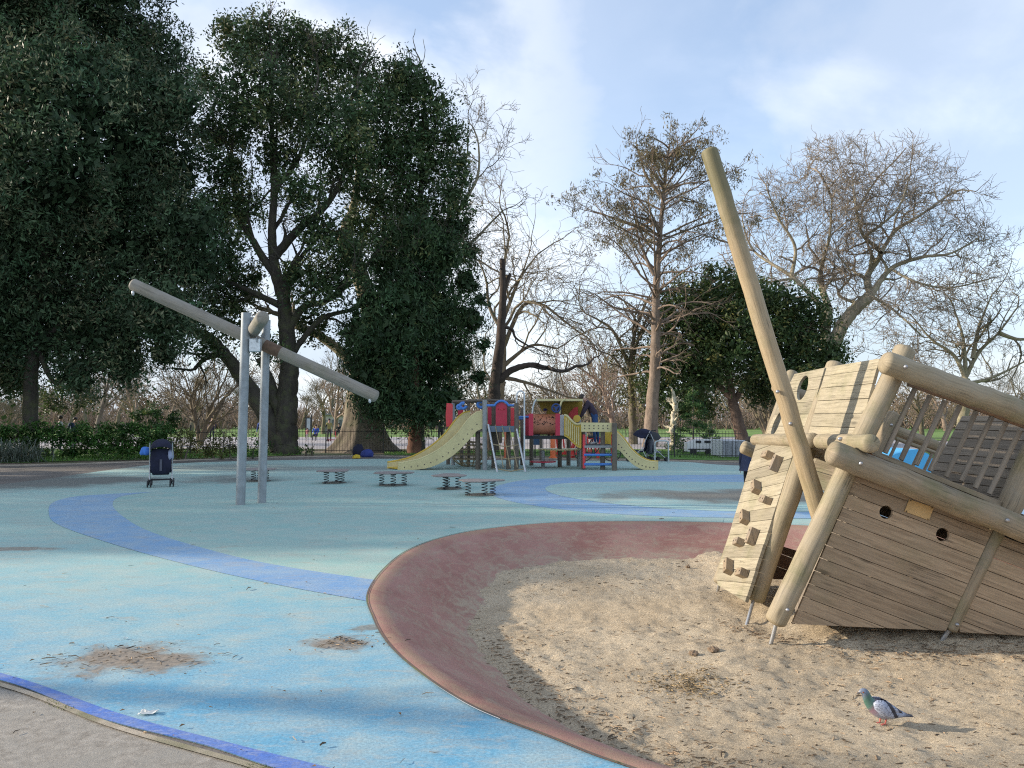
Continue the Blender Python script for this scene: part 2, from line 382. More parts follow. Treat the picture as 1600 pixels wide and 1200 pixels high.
sheet('plaza', [[Vector((-80, 40)), Vector((30, 39.5)), Vector((30, 66)), Vector((-80, 66))]], .016, M_plaza)
sheet('lawn', [[Vector((-200, 66)), Vector((200, 66)), Vector((200, 160)), Vector((-200, 160))]], .02, M_lawn)
sheet('park_lawn', [[Vector((8, 36)), Vector((120, 36)), Vector((120, 65.9)), Vector((31, 65.9)), Vector((31, 39)), Vector((12, 38.8))]], .016, M_lawn)
# ------------------------------------------------------------------ pit slope and sand
m, nt, b = new_mat('red_rubber'); tc = nt.node('ShaderNodeTexCoord').outputs['Object']
big_ = nt.noise(tc, 1.3, 6, .6); col = nt.mix(nt.mapr(big_, .35, .65), (.31, .145, .115, 1), (.41, .22, .18, 1))
z_ = nt.node('ShaderNodeSeparateXYZ', Vector=tc).outputs[2]
dn = nt.noise(nt.mapping(tc, (1, 1, 4)), 4.5, 9, .75, .9); dm = nt.math('ADD', nt.mapr(dn, .46, .62, 0, .6), nt.mapr(z_, -.24, -.40, 0, .55))
dm = nt.math('MULTIPLY', dm, nt.mapr(dn, .36, .52, .15, 1.0), clamp=True)
col = nt.mix(dm, col, (.40, .315, .225, 1))
gr_ = nt.noise(tc, 110, 2, .8); col = nt.mix(1.0, col, nt.mix(nt.mapr(gr_, .3, .7), (.72, .72, .72, 1), (1.25, 1.25, 1.25, 1)), 'MULTIPLY')
lip = nt.mapr(z_, -.004, -.03, .75, 0); col = nt.mix(nt.math('MULTIPLY', lip, nt.mapr(dn, .35, .6)), col, (.36, .22, .14, 1))
setb(nt, b, 'Base Color', col); setb(nt, b, 'Roughness', .85); bump(nt, b, gr_, .5, .005); M_red = m
cen = Vector((3.3, 7.0)); nR = len(RIM); prof = [(0, .006), (.03, .010), (.09, .003), (.18, -.03), (.31, -.09), (.46, -.17), (.61, -.26), (.76, -.34), (.90, -.40), (1.05, -.45), (1.3, -.50)]
nrm = []
for i in range(nR):
    d = RIM[(i + 1) % nR] - RIM[i - 1]; nn = Vector((-d.y, d.x)).normalized()
    if nn.dot(cen - RIM[i]) < 0: nn = -nn
    nrm.append(nn)
for _ in range(14): nrm = [(nrm[i - 1] + nrm[i] * 2 + nrm[(i + 1) % nR]).normalized() for i in range(nR)]
V = []; 
for r_, z in prof:
    for i in range(nR): p = RIM[i] + nrm[i] * r_; V.append((p.x, p.y, z))
Fq = np.array([(a * nR + i, a * nR + (i + 1) % nR, (a + 1) * nR + (i + 1) % nR, (a + 1) * nR + i) for a in range(len(prof) - 1) for i in range(nR)])
sl = np_mesh('pit_slope', V, Fq, M_red, smooth=True); sl['kind'] = 'structure'
# dark joint and moss round the lip
m2, nt, b = new_mat('joint_moss'); tc = nt.node('ShaderNodeTexCoord').outputs['Object']; nz = nt.noise(tc, 2.5, 7, .7)
setb(nt, b, 'Base Color', nt.mix(nt.mapr(nz, .5, .66), (.13, .10, .08, 1), (.15, .18, .04, 1))); setb(nt, b, 'Roughness', .95); M_joint = m2
jv = []
for r_ in (-.012, .002):
    for i in range(nR): p = RIM[i] + nrm[i] * r_; jv.append((p.x, p.y, .0145))
jf = np.array([(i, (i + 1) % nR, nR + (i + 1) % nR, nR + i) for i in range(nR)])
np_mesh('pit_joint', jv, jf, M_joint)['kind'] = 'structure'
# sand
from mathutils import noise as mn
m, nt, b = new_mat('sand'); tc = nt.node('ShaderNodeTexCoord').outputs['Object']
s1 = nt.noise(tc, 1.6, 7, .62); s2 = nt.noise(nt.mapping(tc, (1, 1.5, 1)), 9, 9, .78, .5); s3_ = nt.noise(tc, 60, 4, .8)
col = nt.mix(nt.mapr(s1, .38, .62), (.63, .50, .335, 1), (.77, .63, .44, 1))
col = nt.mix(nt.mapr(s2, .56, .68, 0, .75), col, (.30, .22, .145, 1))
col = nt.mix(nt.mapr(s2, .42, .30, 0, .6), col, (.80, .69, .53, 1))
s4 = nt.noise(nt.mapping(tc, (1, 2.4, 1)), 24, 7, .8, .8); col = nt.mix(nt.mapr(s4, .55, .66, 0, .7), col, (.33, .25, .165, 1)); col = nt.mix(nt.mapr(s4, .44, .34, 0, .65), col, (.84, .73, .56, 1)); foot = nt.noise(tc, 3.5, 3, .5, 1.5)
col = nt.mix(1.0, col, nt.mix(nt.mapr(s3_, .3, .7), (.66, .66, .66, 1), (1.3, 1.3, 1.3, 1)), 'MULTIPLY')
setb(nt, b, 'Base Color', col); setb(nt, b, 'Roughness', 1.0)
bump(nt, b, nt.math('ADD', nt.math('ADD', nt.math('MULTIPLY', s2, 1.5), nt.math('MULTIPLY', foot, 1.2)), nt.math('MULTIPLY', s4, -.8)), 1.0, .035); M_sand = m
DENT = {}; _r = random.Random(44)
for _ in range(900):
    x_, y_ = _r.uniform(-1, 6), _r.uniform(2.8, 11); DENT.setdefault((int(x_ * 2) , int(y_ * 2)), []).append((x_, y_, _r.uniform(0, 3.14), _r.uniform(.003, .011)))
def dents(x, y):
    s = 0
    for i in (-1, 0, 1):
        for j in (-1, 0, 1):
            for (a, b_, t, d) in DENT.get((int(x * 2) + i, int(y * 2) + j), ()):
                u = (x - a) * math.cos(t) + (y - b_) * math.sin(t); v = -(x - a) * math.sin(t) + (y - b_) * math.cos(t); q = (u / .13) ** 2 + (v / .055) ** 2
                if q < 5: s += d * (math.exp(-q) * -1 + .45 * math.exp(-(q - 1.8) ** 2))
    return s
def sandz(x, y):
    p = Vector((x, y, 0)); 
    sm = min(1, max(0, (y - 6.35) / .55)) * min(1, max(0, (x - 2.35) / .5)); sm = sm * sm * (3 - 2 * sm)
    return -.40 + dents(x, y) + .085 * sm + .035 * mn.noise(p * .55) + .028 * mn.noise(p * 1.9 + Vector((3, 1, 0))) + .016 * mn.noise(p * 5) + .013 * mn.noise(p * 11) + .009 * mn.noise(p * 22)
xs = np.concatenate([np.arange(-1.2, 5.4, .035), np.arange(5.4, 8.6, .1)]); ys = np.concatenate([np.arange(2.5, 7.5, .03), np.arange(7.5, 11.9, .06)])
V = np.array([(x, y, sandz(x, y)) for y in ys for x in xs]); nx = len(xs); ny = len(ys)
ii, jj2 = np.meshgrid(np.arange(nx - 1), np.arange(ny - 1)); q = (jj2 * nx + ii).ravel()
Fq = np.stack([q, q + 1, q + nx + 1, q + nx], 1)
# keep cells inside the rim
def inside(x, y):
    c = np.zeros(len(x), bool); j = nR - 1
    for i in range(nR):
        a, bb = RIM[i], RIM[j]
        cond = ((a.y > y) != (bb.y > y)) & (x < (bb.x - a.x) * (y - a.y) / (bb.y - a.y + 1e-12) + a.x); c ^= cond; j = i
    return c
cx = V[Fq].mean(1); keep = inside(cx[:, 0], cx[:, 1]) 
rp = np.array([(p.x, p.y) for p in RIM]); dmin = np.min(np.hypot(cx[:, None, 0] - rp[None, ::3, 0], cx[:, None, 1] - rp[None, ::3, 1]), 1)
keep &= dmin > .6
sand = np_mesh('sand', V, Fq[keep], M_sand, smooth=True); sand['kind'] = 'stuff'; tag(sand, 'pale trampled play sand filling the sunken pit', 'sand')
def in_pit(x, y, m=.85): 
    return bool(inside(np.array([x]), np.array([y]))[0]) and float(np.min(np.hypot(rp[:, 0] - x, rp[:, 1] - y))) > m
# litter of twigs, bark and leaf bits, lying on sand and rubber
def tinted(name, c):
    m, nt, b = new_mat(name); t = nt.node('ShaderNodeAttribute', _attribute_name='tint').outputs['Fac']
    setb(nt, b, 'Base Color', nt.mix(1.0, c4(c), nt.node('ShaderNodeCombineColor', i0=t, i1=t, i2=t).outputs[0], 'MULTIPLY')); setb(nt, b, 'Roughness', .95); return m
M_twig = tinted('twig_bark', (.15, .105, .065))
def litter(name, pts, label, L=(.02, .11), mat=M_twig):
    mb = MB()
    for (x, y, z) in pts:
        l = random.uniform(*L) * random.choice((.5, .7, 1)); a = random.gauss(0, .9); w_ = random.uniform(.0007, .0030) * (1 if random.random() < .85 else 1.7)
        d = Vector((math.cos(a), math.sin(a), random.uniform(-.06, .12))) * l; bend = Vector((random.uniform(-.2, .2) * l, random.uniform(-.2, .2) * l, random.uniform(.0, .12) * l))
        c = Vector((x, y, z + w_ * .8))
        mb.tube([c - d * .5, c + bend, c + d * .5], [w_, w_ * 1.2, w_ * .6], 4, tint=random.choice((.6, .9, 1.4, 2.2, 3.0)) * random.uniform(.8, 1.2))
    o = mb.build(name, mat); tag(o, label, 'debris', None, 'stuff'); return o
P = []
random.seed(11)
while len(P) < 3600:
    x, y = random.uniform(-.9, 6.0), random.uniform(2.9, 10.8)
    if mn.noise(Vector((x * .8, y * .8, 0))) + random.uniform(-.5, .5) < 0.0 and not (y < 6): continue
    if random.random() > (4.5 / y) ** .9: continue
    if in_pit(x, y): P.append((x, y, sandz(x, y)))
litter('sand_litter', P, 'dark twigs and bark bits strewn over the sand', (.015, .07))
P = []
for _ in range(700):      # drift of litter gathered at the foot of the near slope
    i = random.randrange(2, 75); r_ = random.gauss(1.05, .13)
    p = RIM[i] + nrm[i] * r_
    if in_pit(p.x, p.y, .78): P.append((p.x, p.y, sandz(p.x, p.y) + .004))
for _ in range(900):      # debris under and beside the ship
    x = random.uniform(2.0, 5.6); y = random.gauss(6.55 if x > 2.7 else 7.4 - (x - 2.0) * 1.2, .17)
    P.append((x, y, sandz(x, y) + .004))
litter('slope_foot_litter', P, 'dark drift of leaf litter along the foot of the red slope', (.02, .09))
P = []
for _ in range(420):
    x, y = random.uniform(-5, 4), random.uniform(2.9, 16)
    if random.random() < (4 / y) ** 1.2 and not inside(np.array([x]), np.array([y]))[0]: P.append((x, y, .015))
for _ in range(120):
    P.append((random.gauss(pa[0], .30), random.gauss(pa[1], .18), .014)); 
    if _ % 2: P.append((random.gauss(pb[0], .15), random.gauss(pb[1], .09), .014))
litter('playground_litter', P, 'scattered dark twigs on the blue rubber surface', (.015, .09))
# clods of soil on the sand
M_clod = simple('clod_soil', (.22, .155, .10), 1, 0, .4, 25, bmp=.6)
def clod(px, py, r, label):
    p = G(px, py, -.4); p.z = sandz(p.x, p.y); me = bmesh.new(); bmesh.ops.create_icosphere(me, subdivisions=3, radius=r)
    for v in me.verts:
        n_ = mn.noise(v.co * (2.2 / r) + Vector((px, py, 0))); v.co *= 1 + .38 * n_; v.co.z *= .62
    d = bpy.data.meshes.new('soil_clod'); me.to_mesh(d); d.materials.append(M_clod); o = bpy.data.objects.new('soil_clod', d); COL.objects.link(o)
    o.location = (p.x, p.y, p.z + r * .25); tag(o, label, 'soil clod', 'soil clods lying on the sand')
clod(1115, 1019, .045, 'larger dark soil clod on the sand below the ship, the one on the right'); clod(1084, 1024, .038, 'smaller dark soil clod just left of the larger clod on the sand')
clod(1075, 868+20, .03, 'tiny dark clod far out on the sand left of the climbing wall')
# matted straw patch on the sand
M_straw = tinted('straw', (.17, .12, .06))
P = []
for _ in range(650):
    p = G(random.gauss(1075, 36), random.gauss(1072, 13), -.4); P.append((p.x, p.y, sandz(p.x, p.y) + random.uniform(0, .012)))
litter('straw_patch', P, 'matted brown straw patch on the sand in front of the ship', (.01, .045), M_straw)
# grass tufts on the verge and moss along the concrete
M_blade = simple('grass_blade', (.10, .21, .03), .7, 0, .4, 3, bmp=0)
def grass(name, pts, label, h=(.05, .13), mat=None, w_=.006):
    n = len(pts); A = np.array(pts, dtype=float); a = rng.uniform(0, 2 * PI, n); hh = rng.uniform(h[0], h[1], n); le = rng.normal(0, .35, (n, 2)) * hh[:, None]
    d = np.stack([np.cos(a), np.sin(a), np.zeros(n)], 1) * w_
    tip = A + np.stack([le[:, 0], le[:, 1], hh], 1)
    V = np.stack([A - d, A + d, tip], 1).reshape(-1, 3); o = np_mesh(name, V, np.arange(3 * n).reshape(-1, 3), mat or M_blade, tint=np.ones(3 * n))
    return tag(o, label, 'grass', None, 'stuff')
P = []
for _ in range(9000):
    px = random.uniform(-60, 470); top = 703; bot = np.interp(px, [0, 160, 300, 420, 470], [723, 719.5, 716, 712, 710]); p = G(px, random.uniform(top, bot)); P.append((p.x, p.y, .01))
grass('grass', P, 'short bright green grass strip in front of the hedge', (.05, .16), w_=.02)
P = []
for _ in range(5000):
    px = random.uniform(600, 1330); p = G(px, random.uniform(705, 711 + max(0, px - 800) * .02)); P.append((p.x, p.y, .01))
grass('verge_grass', P, 'thin worn grass under the fence right of the stump', (.04, .11), w_=.02)
P = []
for i in range(len(conc_edge) - 1):
    for _ in range(110):
        t = random.random(); q = conc_edge[i].lerp(conc_edge[i + 1], t)
        if mn.noise(Vector((q.x * 2.2, q.y * 2.2, 5))) > .22: P.append((q.x + random.gauss(0, .012), q.y + random.gauss(0.015, .012), .006))
grass('moss', P, 'green moss growing in the joint beside the blue border band', (.004, .016), simple('moss_green', (.16, .19, .04), .9, 0, .3, 30, bmp=0), .003)
js = MB()
for i in range(len(conc_edge) - 1):
    a0, a1 = conc_edge[i], conc_edge[i + 1]; d = (a1 - a0).normalized(); n = Vector((-d.y, d.x)) * .030
    js.add([(a0.x - n.x*.3, a0.y - n.y*.3, .0125), (a1.x - n.x*.3, a1.y - n.y*.3, .0125), (a1.x + n.x, a1.y + n.y, .0125), (a0.x + n.x, a0.y + n.y, .0125)], [(0, 1, 2, 3)])
js.build('dirt_joint', earth('joint_dirt', (.40, .33, .24), (.52, .44, .34), (.24, .22, .13), 9, .4))['kind'] = 'structure'
# ------------------------------------------------------------------ wooden ship
random.seed(5)
W_log = wood('log_pine', (.25, .20, .125), (.41, .335, .22), .42, .72, .7, (.31, .27, .205))
W_logd = wood('log_weathered', (.23, .175, .11), (.38, .295, .19), .45, .75, .7, (.27, .25, .20))
W_mast = wood('mast_pine', (.30, .22, .12), (.44, .34, .21), .25, .65, .6, (.38, .31, .20))
W_hull = wood('hull_plank', (.26, .18, .11), (.46, .34, .22), .14, .8, 1.0, (.34, .26, .175))
W_end = wood('end_plank', (.26, .22, .15), (.43, .375, .27), .3, .75, 1.0, (.36, .31, .20))
W_grey = wood('grey_plank', (.23, .185, .135), (.35, .285, .215), .10, .85, 1.0, (.24, .21, .175))
W_block = wood('hold_block', (.26, .19, .12), (.38, .29, .19), 0, .8, 1.2, None)
W_deck = wood('deck_board', (.22, .17, .12), (.32, .26, .19), .4, .85, 1.0, (.2, .19, .15))
M_bolt = simple('zinc_bolt', (.42, .42, .43), .45, .8, .08, 9)
M_steel = simple('galvanised_foot', (.42, .43, .44), .5, .7, .25, 12)
M_brass = simple('plywood_plaque', (.55, .36, .15), .45, 0, .12, 5, bmp=.05)
M_dark = simple('dark_gap', (.02, .017, .014), .9, 0, .1, 5)
Zf = 6.70
ship = thing('wooden_play_ship', 'large tilted wooden play ship of logs and planks standing in the sand pit', 'play ship', U(1340, 985, 7.6) * 1.0)
ship.location = (3.4, 7.6, -.4)
def log(name, a, b, r, mat=W_log, r2=None, bolts=(), label=None, n=12, wob=.003, parent=ship, flat0=False):
    a = Vector(a); b = Vector(b); r2 = r2 or r; pts = []; rad = []
    for i in range(n + 1):
        t = i / n; p = a.lerp(b, t) + Vector((random.gauss(0, wob), random.gauss(0, wob), random.gauss(0, wob))) * (0 < i < n)
        pts.append(p); rad.append((r + (r2 - r) * t) * (1 + random.gauss(0, .004)))
    mb = MB(); mb.tube(pts, rad, 20, dome=True, tint=random.uniform(.93, 1.07))
    o = mb.build(name, mat, parent, True)
    if label: o['label'] = label
    for bp in bolts: bolt(bp[0], bp[1], o)
    return o
def bolt(p, n, parent, r=.0155):
    n = Vector(n).normalized(); M = Matrix.Translation(Vector(p)) @ n.to_track_quat('Z', 'Y').to_matrix().to_4x4()
    mb = MB(); mb.lathe([(r * 1.15, -.02), (r * 1.15, .003), (r * .95, .009), (r * .55, .017), (r * .15, .02)], M, 14)
    return mb.build('bolt', M_bolt, parent, True)
def onlog(a, b, t, r, n): return Vector(a).lerp(Vector(b), t) + Vector(n).normalized() * r
# front corner post, its twin right, upper right post
A0, A1 = U(1213, 968, Zf), U(1413, 548, Zf)
pa_ = log('post', A0, A1, .092, W_log, .088, [(onlog(A0, A1, .045, .092, (0.15, -1, 0)), (.15, -1, 0))])
B0, B1 = U(1486, 981, Zf), U(1560, 826, Zf)
pb_ = log('post', B0, B1, .055, W_logd, .06, [(onlog(B0, B1, .05, .055, (0, -1, 0)), (0, -1, 0))], label='thin mossy post between the two hull panels')
F0, F1 = U(1566, 812, Zf + .02), U(1700, 530, Zf + .02); log('post', F0, F1, .1, W_logd)
# steel feet
def foot(a, b, r=.017):
    mb = MB(); mb.tube([a, b], r, 10); return mb.build('steel_foot', M_steel, ship, True)
foot(U(1216, 962, Zf), G(1203, 1012, -.43)); foot(U(1488, 976, Zf), G(1464, 1012, -.43), .02)
# middle post of the end wall and far corner posts
D0, D1 = U(1180, 932, 7.72), U(1305, 572, 7.95)
log('post', D0, D1, .1, W_log, .092); foot(U(1180, 928, 7.72), G(1166, 978, -.43))
H0, H1 = U(1125, 908, 8.7), U(1238, 584, 9.4); log('post', H0, H1, .075, W_log, .07); foot(U(1126, 902, 8.7), G(1121, 926, -.43))
I0, I1 = U(1366, 708, 9.35), U(1396, 648, 9.35)
log('post', U(1300, 840, 9.35), I1, .073, W_logd, None, [(U(1393, 664, 9.27), (0, -1, 0))])
foot(U(1350, 970, 8.6), G(1347, 990, -.43), .016)
# rails along the ship
E0 = U(1303, 708, 6.52); E1 = U(1900, 948, 6.52)
log('rail_log', E0, E1, .106, W_logd, .105, [(U(1345, 724, 6.41), (0, -1, .2)), (U(1574, 813, 6.41), (0, -1, .2))], n=30)
T0 = U(1386, 567, 6.52); T1_ = U(1900, 754, 6.52)
log('rail_log', T0, T1_, .098, W_log, .1, [(U(1415, 573, 6.42), (0, -1, .2))], n=30)
log('slim_rail', U(1421, 599, 6.74), U(1900, 773, 6.74), .028, wood('rail_red', (.25, .15, .09), (.36, .23, .14), 0, .6), n=24, wob=.002)
log('rail_log', U(1212, 603, 9.5), U(1700, 787, 9.5), .075, W_logd, n=24); log('slim_rail', U(1400, 685, 9.4), U(1700, 797, 9.4), .025, W_log, n=12, wob=.002)
log('rail_log', U(1163, 699, 9.65), U(1600, 873, 9.65), .085, W_log, n=24, label='low far log whose round end sticks out past the climbing wall')
# end wall logs laid across, left of the posts
log('cross_log', U(1360, 693, 6.40), U(1283, 690, 7.45), .078, W_log, .075, [(U(1325, 686, 6.82) + Vector((-.07, 0, 0)), (-1, -.4, 0))], n=6)
log('cross_log', U(1270, 688, 7.52), U(1181, 687.5, 9.45), .075, W_log, .07, n=8)
# mast
M0, M1 = U(1284, 812, 7.05), U(1109, 238, 7.05)
log('mast', M0, M1, .083, W_mast, .078, [(U(1235, 662, 6.97), (-.3, -1, 0)), (U(1215, 612, 6.97), (-.3, -1, 0))], n=26, wob=.003, label='long leaning mast log, green with algae near its top')
nt = NT(W_mast.node_tree); bs_ = [n for n in nt.n if n.type == 'BSDF_PRINCIPLED'][0]; old = bs_.inputs['Base Color'].links[0].from_socket
tc = nt.node('ShaderNodeTexCoord').outputs['Object']; s3 = nt.node('ShaderNodeSeparateXYZ', Vector=tc)      # algae grows on the upper end
hz_ = nt.math('ADD', s3.outputs[2], nt.math('MULTIPLY', nt.noise(tc, 3.0, 6, .7), 1.6)); ag = nt.mapr(hz_, 4.0, 5.1, 0, .8, True)
nt.l.new(nt.mix(ag, old, (.135, .125, .055, 1)), bs_.inputs['Base Color'])
# ---- plank walls
def clip(poly, p, n):
    out = []
    for i in range(len(poly)):
        a, b = poly[i], poly[(i + 1) % len(poly)]; da, db = (a - p).dot(n), (b - p).dot(n)
        if da >= 0: out.append(a)
        if (da >= 0) != (db >= 0): out.append(a + (b - a) * (da / (da - db)))
    return out
def minus(P, hole, nn):      # convex polygon minus convex hole -> convex pieces
    c = sum(hole, Vector()) / len(hole); rem = P; out = []
    for i in range(len(hole)):
        a, b_ = hole[i], hole[(i + 1) % len(hole)]; n = (b_ - a).cross(nn).normalized()
        if (c - a).dot(n) > 0: n = -n
        piece = clip(rem, a, n)
        if len(piece) > 2: out.append(piece)
        rem = clip(rem, a, -n)
        if len(rem) < 3: break
    return out
def ring(c, r, n, up, asp=1.0, k=20):
    n = Vector(n).normalized(); up = Vector(up); up = (up - n * up.dot(n)).normalized(); x = up.cross(n)
    return [c + x * r * math.cos(2 * PI * i / k) + up * r * asp * math.sin(2 * PI * i / k) for i in range(k)]
def plank_wall(name, poly, ax, width, th, normal, mat, gap=.005, parent=ship, label=None, jit=.0, holes=()):
    ax = Vector(ax).normalized(); nn = Vector(normal).normalized(); bx = nn.cross(ax).normalized()
    lo = min(q.dot(bx) for q in poly); hi = max(q.dot(bx) for q in poly); k = 0; mb = MB(); s_ = lo - .3 * width
    while s_ < hi:
        P = clip(poly, bx * (s_ + gap / 2), bx) if True else poly
        if len(P) > 2: P = clip(P, bx * (s_ + width - gap / 2), -bx)
        if len(P) > 2:
            o_ = nn * random.gauss(0, .0012 + jit)
            Ps = [P]
            for h_ in holes: Ps = [x for q in Ps for x in minus(q, h_, nn)]
            off = (random.random() * 9, random.random() * 9); tn = random.uniform(.76, 1.16)
            for P in Ps: mb.quadbox([q + o_ for q in P], nn, th, ax, tn, 0, off)
        s_ += width; k += 1
    o = mb.build(name, mat, parent)
    if not holes: md = o.modifiers.new('bev', 'BEVEL'); md.width = .002; md.segments = 1; md.limit_method = 'ANGLE'
    if label: o['label'] = label
    return o
NF = Vector((0, 1, 0))
def FP(px, py, Z=6.665): return U(px, py, Z)
hp1 = plank_wall('hull_panel', [FP(1341, 738), FP(1551, 829), FP(1478, 985.5), FP(1238, 975)], FP(1551, 829) - FP(1341, 749.5) , .120, .032, NF, W_hull, holes=[ring(FP(1384.5, 800.5), .058, NF, (0, 0, 1)), ring(FP(1473, 835.5), .058, NF, (0, 0, 1))])
def cutter(p, r, n, d=.4, up=None, asp=1.0):
    n = Vector(n).normalized(); up = Vector(up).normalized() if up is not None else n.orthogonal().normalized(); x_ = up.cross(n).normalized(); up = n.cross(x_)
    M = Matrix.Translation(p) @ Matrix((x_, up * asp, n)).transposed().to_4x4()
    mb = MB(); mb.lathe([(r, -d), (r, d)], M, 32); return mb.build('c', M_dark, None)
hp2 = plank_wall('hull_panel', [FP(1568, 838), FP(1900, 972), FP(1900, 1010), FP(1500, 988), FP(1499, 981)], FP(1551, 829) - FP(1341, 749.5), .120, .032, NF, W_hull)
# plaque
pl_ = MB(); pc_ = [FP(1420.5, 780, 6.66), FP(1458.5, 793, 6.66), FP(1451, 813, 6.66), FP(1413, 799, 6.66)]
pl_.quadbox(pc_, (0, -1, 0), .006, pc_[1] - pc_[0]); plq = pl_.build('plaque', M_brass, ship); plq['label'] = 'small plain golden plaque between the portholes'
for q in pc_:
    c_ = (pc_[0] + pc_[2]) / 2; p = q.lerp(c_, .12) + Vector((0, -.007, 0)); mb = MB(); mb.lathe([(.005, 0), (.005, .003), (.002, .004)], Matrix.Translation(p) @ Vector((0, -1, 0)).to_track_quat('Z', 'Y').to_matrix().to_4x4(), 8); mb.build('screw', M_dark, plq)
# inner walls closing the hold, deck, far hull
def slab(name, pts, n, th, mat, label=None, parent=ship, ax=None):
    mb = MB(); mb.quadbox(pts, n, th, ax); o = mb.build(name, mat, parent)
    if label: o['label'] = label
    return o
def zat(Z, X, z): return Vector((X, Z, z))
Xa = U(1325, 735, Zf).x; 
udir = (U(1551, 829, 6.665) - U(1341, 749.5, 6.665)).normalized()
lo1 = U(1238, 972, 6.8)
dz = lambda X: 1.21 - (X - 3.13) * .40
plank_wall('deck', [zat(6.74, 3.02, dz(3.02)), zat(6.74, 6.4, dz(6.4)), zat(9.4, 6.4, dz(6.4)), zat(9.4, 3.02, dz(3.02))], (0, 1, 0), .12, .04, (.37, 0, 1), W_deck)
plank_wall('far_hull_panel', [zat(9.35, 3.9, .95), zat(9.35, 6.4, .0), zat(9.35, 6.4, -.5), zat(9.35, 3.3, -.5)], udir, .12, .03, (0, 1, 0), W_grey)
plank_wall('inner_bulkhead', [zat(6.72, 3.04, .93), zat(9.3, 3.9, .90), zat(9.3, 3.3, -.42), zat(6.72, 2.47, -.2)], (0.3, 1, 0), .14, .03, (1, -.25, 0), W_grey)
plank_wall('keel_board', [U(1216, 852, 8.3), U(1262, 866, 8.3), U(1240, 906, 8.3), U(1203, 905, 8.3)], udir, .14, .05, (0, 1, 0), wood('keel', (.14, .08, .05), (.2, .12, .08)))
plank_wall('deck_beam', [U(1276, 716, 7.4), U(1318, 733, 7.2), U(1312, 778, 7.2), U(1258, 752, 7.6)], udir, .16, .06, (0, 1, 0), W_deck)
# toe board with deck ends
slab('toe_board', [U(1366, 703, 6.66), U(1566, 784, 6.66), U(1563, 791, 6.66), U(1362, 709.5, 6.66)], (0, 1, 0), .05, W_logd)
db = MB(); t = 0
while t < .985:
    w_ = random.choice((.055, .1, .075)); a, b2 = U(1360, 708.5, 6.68), U(1562, 793, 6.68); c_, d_ = U(1357, 718, 6.68), U(1558, 806, 6.68); t2 = min(1, t + w_)
    db.quadbox([a.lerp(b2, t), a.lerp(b2, t2 - .004), c_.lerp(d_, t2 - .004), c_.lerp(d_, t)], (0, 1, 0), .1, b2 - a, random.uniform(.7, 1.2)); t = t2
db.build('deck_edge', W_deck, ship)
slab('orange_end_block', [U(1361, 707.5, 6.672), U(1384, 717, 6.672), U(1383, 724, 6.672), U(1359, 714.5, 6.672)], (0, 1, 0), .05, simple('orange_timber', (.33, .13, .04), .6, 0, .2, 9), 'orange stained end of a deck board')
# balusters
for (x0, y0, x1, y1) in ((1055, 350, 905, 655), (1130, 385, 985, 690), (1205, 410, 1060, 715), (1280, 435, 1130, 745), (1360, 465, 1210, 775), (1440, 490, 1285, 795), (1510, 520, 1355, 830), (1580, 560, 1425, 860)):
    p, q = U(1100 + x0 / 3.2, 500 + y0 / 3.2 - 2, 6.74), U(1100 + x1 / 3.2, 500 + y1 / 3.2 + 3, 6.74)
    mb = MB(); mb.tube([p, p.lerp(q, .5), q], .022, 12, tint=random.uniform(.85, 1.1)); mb.build('baluster', W_grey, ship, True)
for px in (1403, 1421, 1439, 1457, 1475):
    p = U(px, 685 + (px - 1400) * .36 + 2, 9.4); q = p + Vector((-.18, 0, -.36)); mb = MB(); mb.tube([p, q], .02, 8); mb.build('baluster', W_grey, ship, True)
# bulkhead seen between the balusters
bk = [U(1503, 650, 7.9), U(1632, 649, 6.85), U(1559, 797, 6.85), U(1434, 776, 7.9)]
plank_wall('bulkhead', bk, bk[1] - bk[0], .095, .03, (bk[1] - bk[0]).cross(bk[3] - bk[0]), W_grey, .006)
# end wall upper panels (planks run across the ship) and climbing wall
def quad(l): return [U(*p) for p in l]
e1 = quad([(1291.5, 573.5, 7.86), (1374, 560, 6.72), (1341, 679, 6.72), (1262, 680, 7.8)])
nrm_e = (e1[1] - e1[0]).cross(e1[3] - e1[0])
plank_wall('end_panel', e1, e1[1] - e1[0], .135, .03, nrm_e, W_end, .004)
e2 = quad([(1241, 584.5, 8.80), (1288.5, 574.5, 7.90), (1258.5, 680, 7.84), (1195, 680, 9.2)])
e2n = (e2[1] - e2[0]).cross(e2[3] - e2[0]).normalized()
def one(px, py):
    d = ray(px, py); o = Vector((0, 0, H)); return o + d * ((e2[0] - o).dot(e2n) / d.dot(e2n))
up_ = (e2[0] - e2[3]).normalized()
e2[2] = one(1258.5, 680)
e2o = plank_wall('end_panel', e2, e1[1] - e1[0], .135, .03, nrm_e, W_end, .004, holes=[ring(one(1254, 606), .16, e2n, up_, .85), ring(one(1213, 662), .10, e2n, up_, 1.6)], label='end panel pierced by an oval grab hole')
cw = quad([(1181, 694, 9.3), (1243, 697, 7.92), (1204.5, 815, 7.72), (1165, 935, 7.55), (1163, 941, 7.55), (1121, 915, 8.55), (1120, 900, 8.57)])
nrm_c = (cw[1] - cw[0]).cross(cw[6] - cw[0])
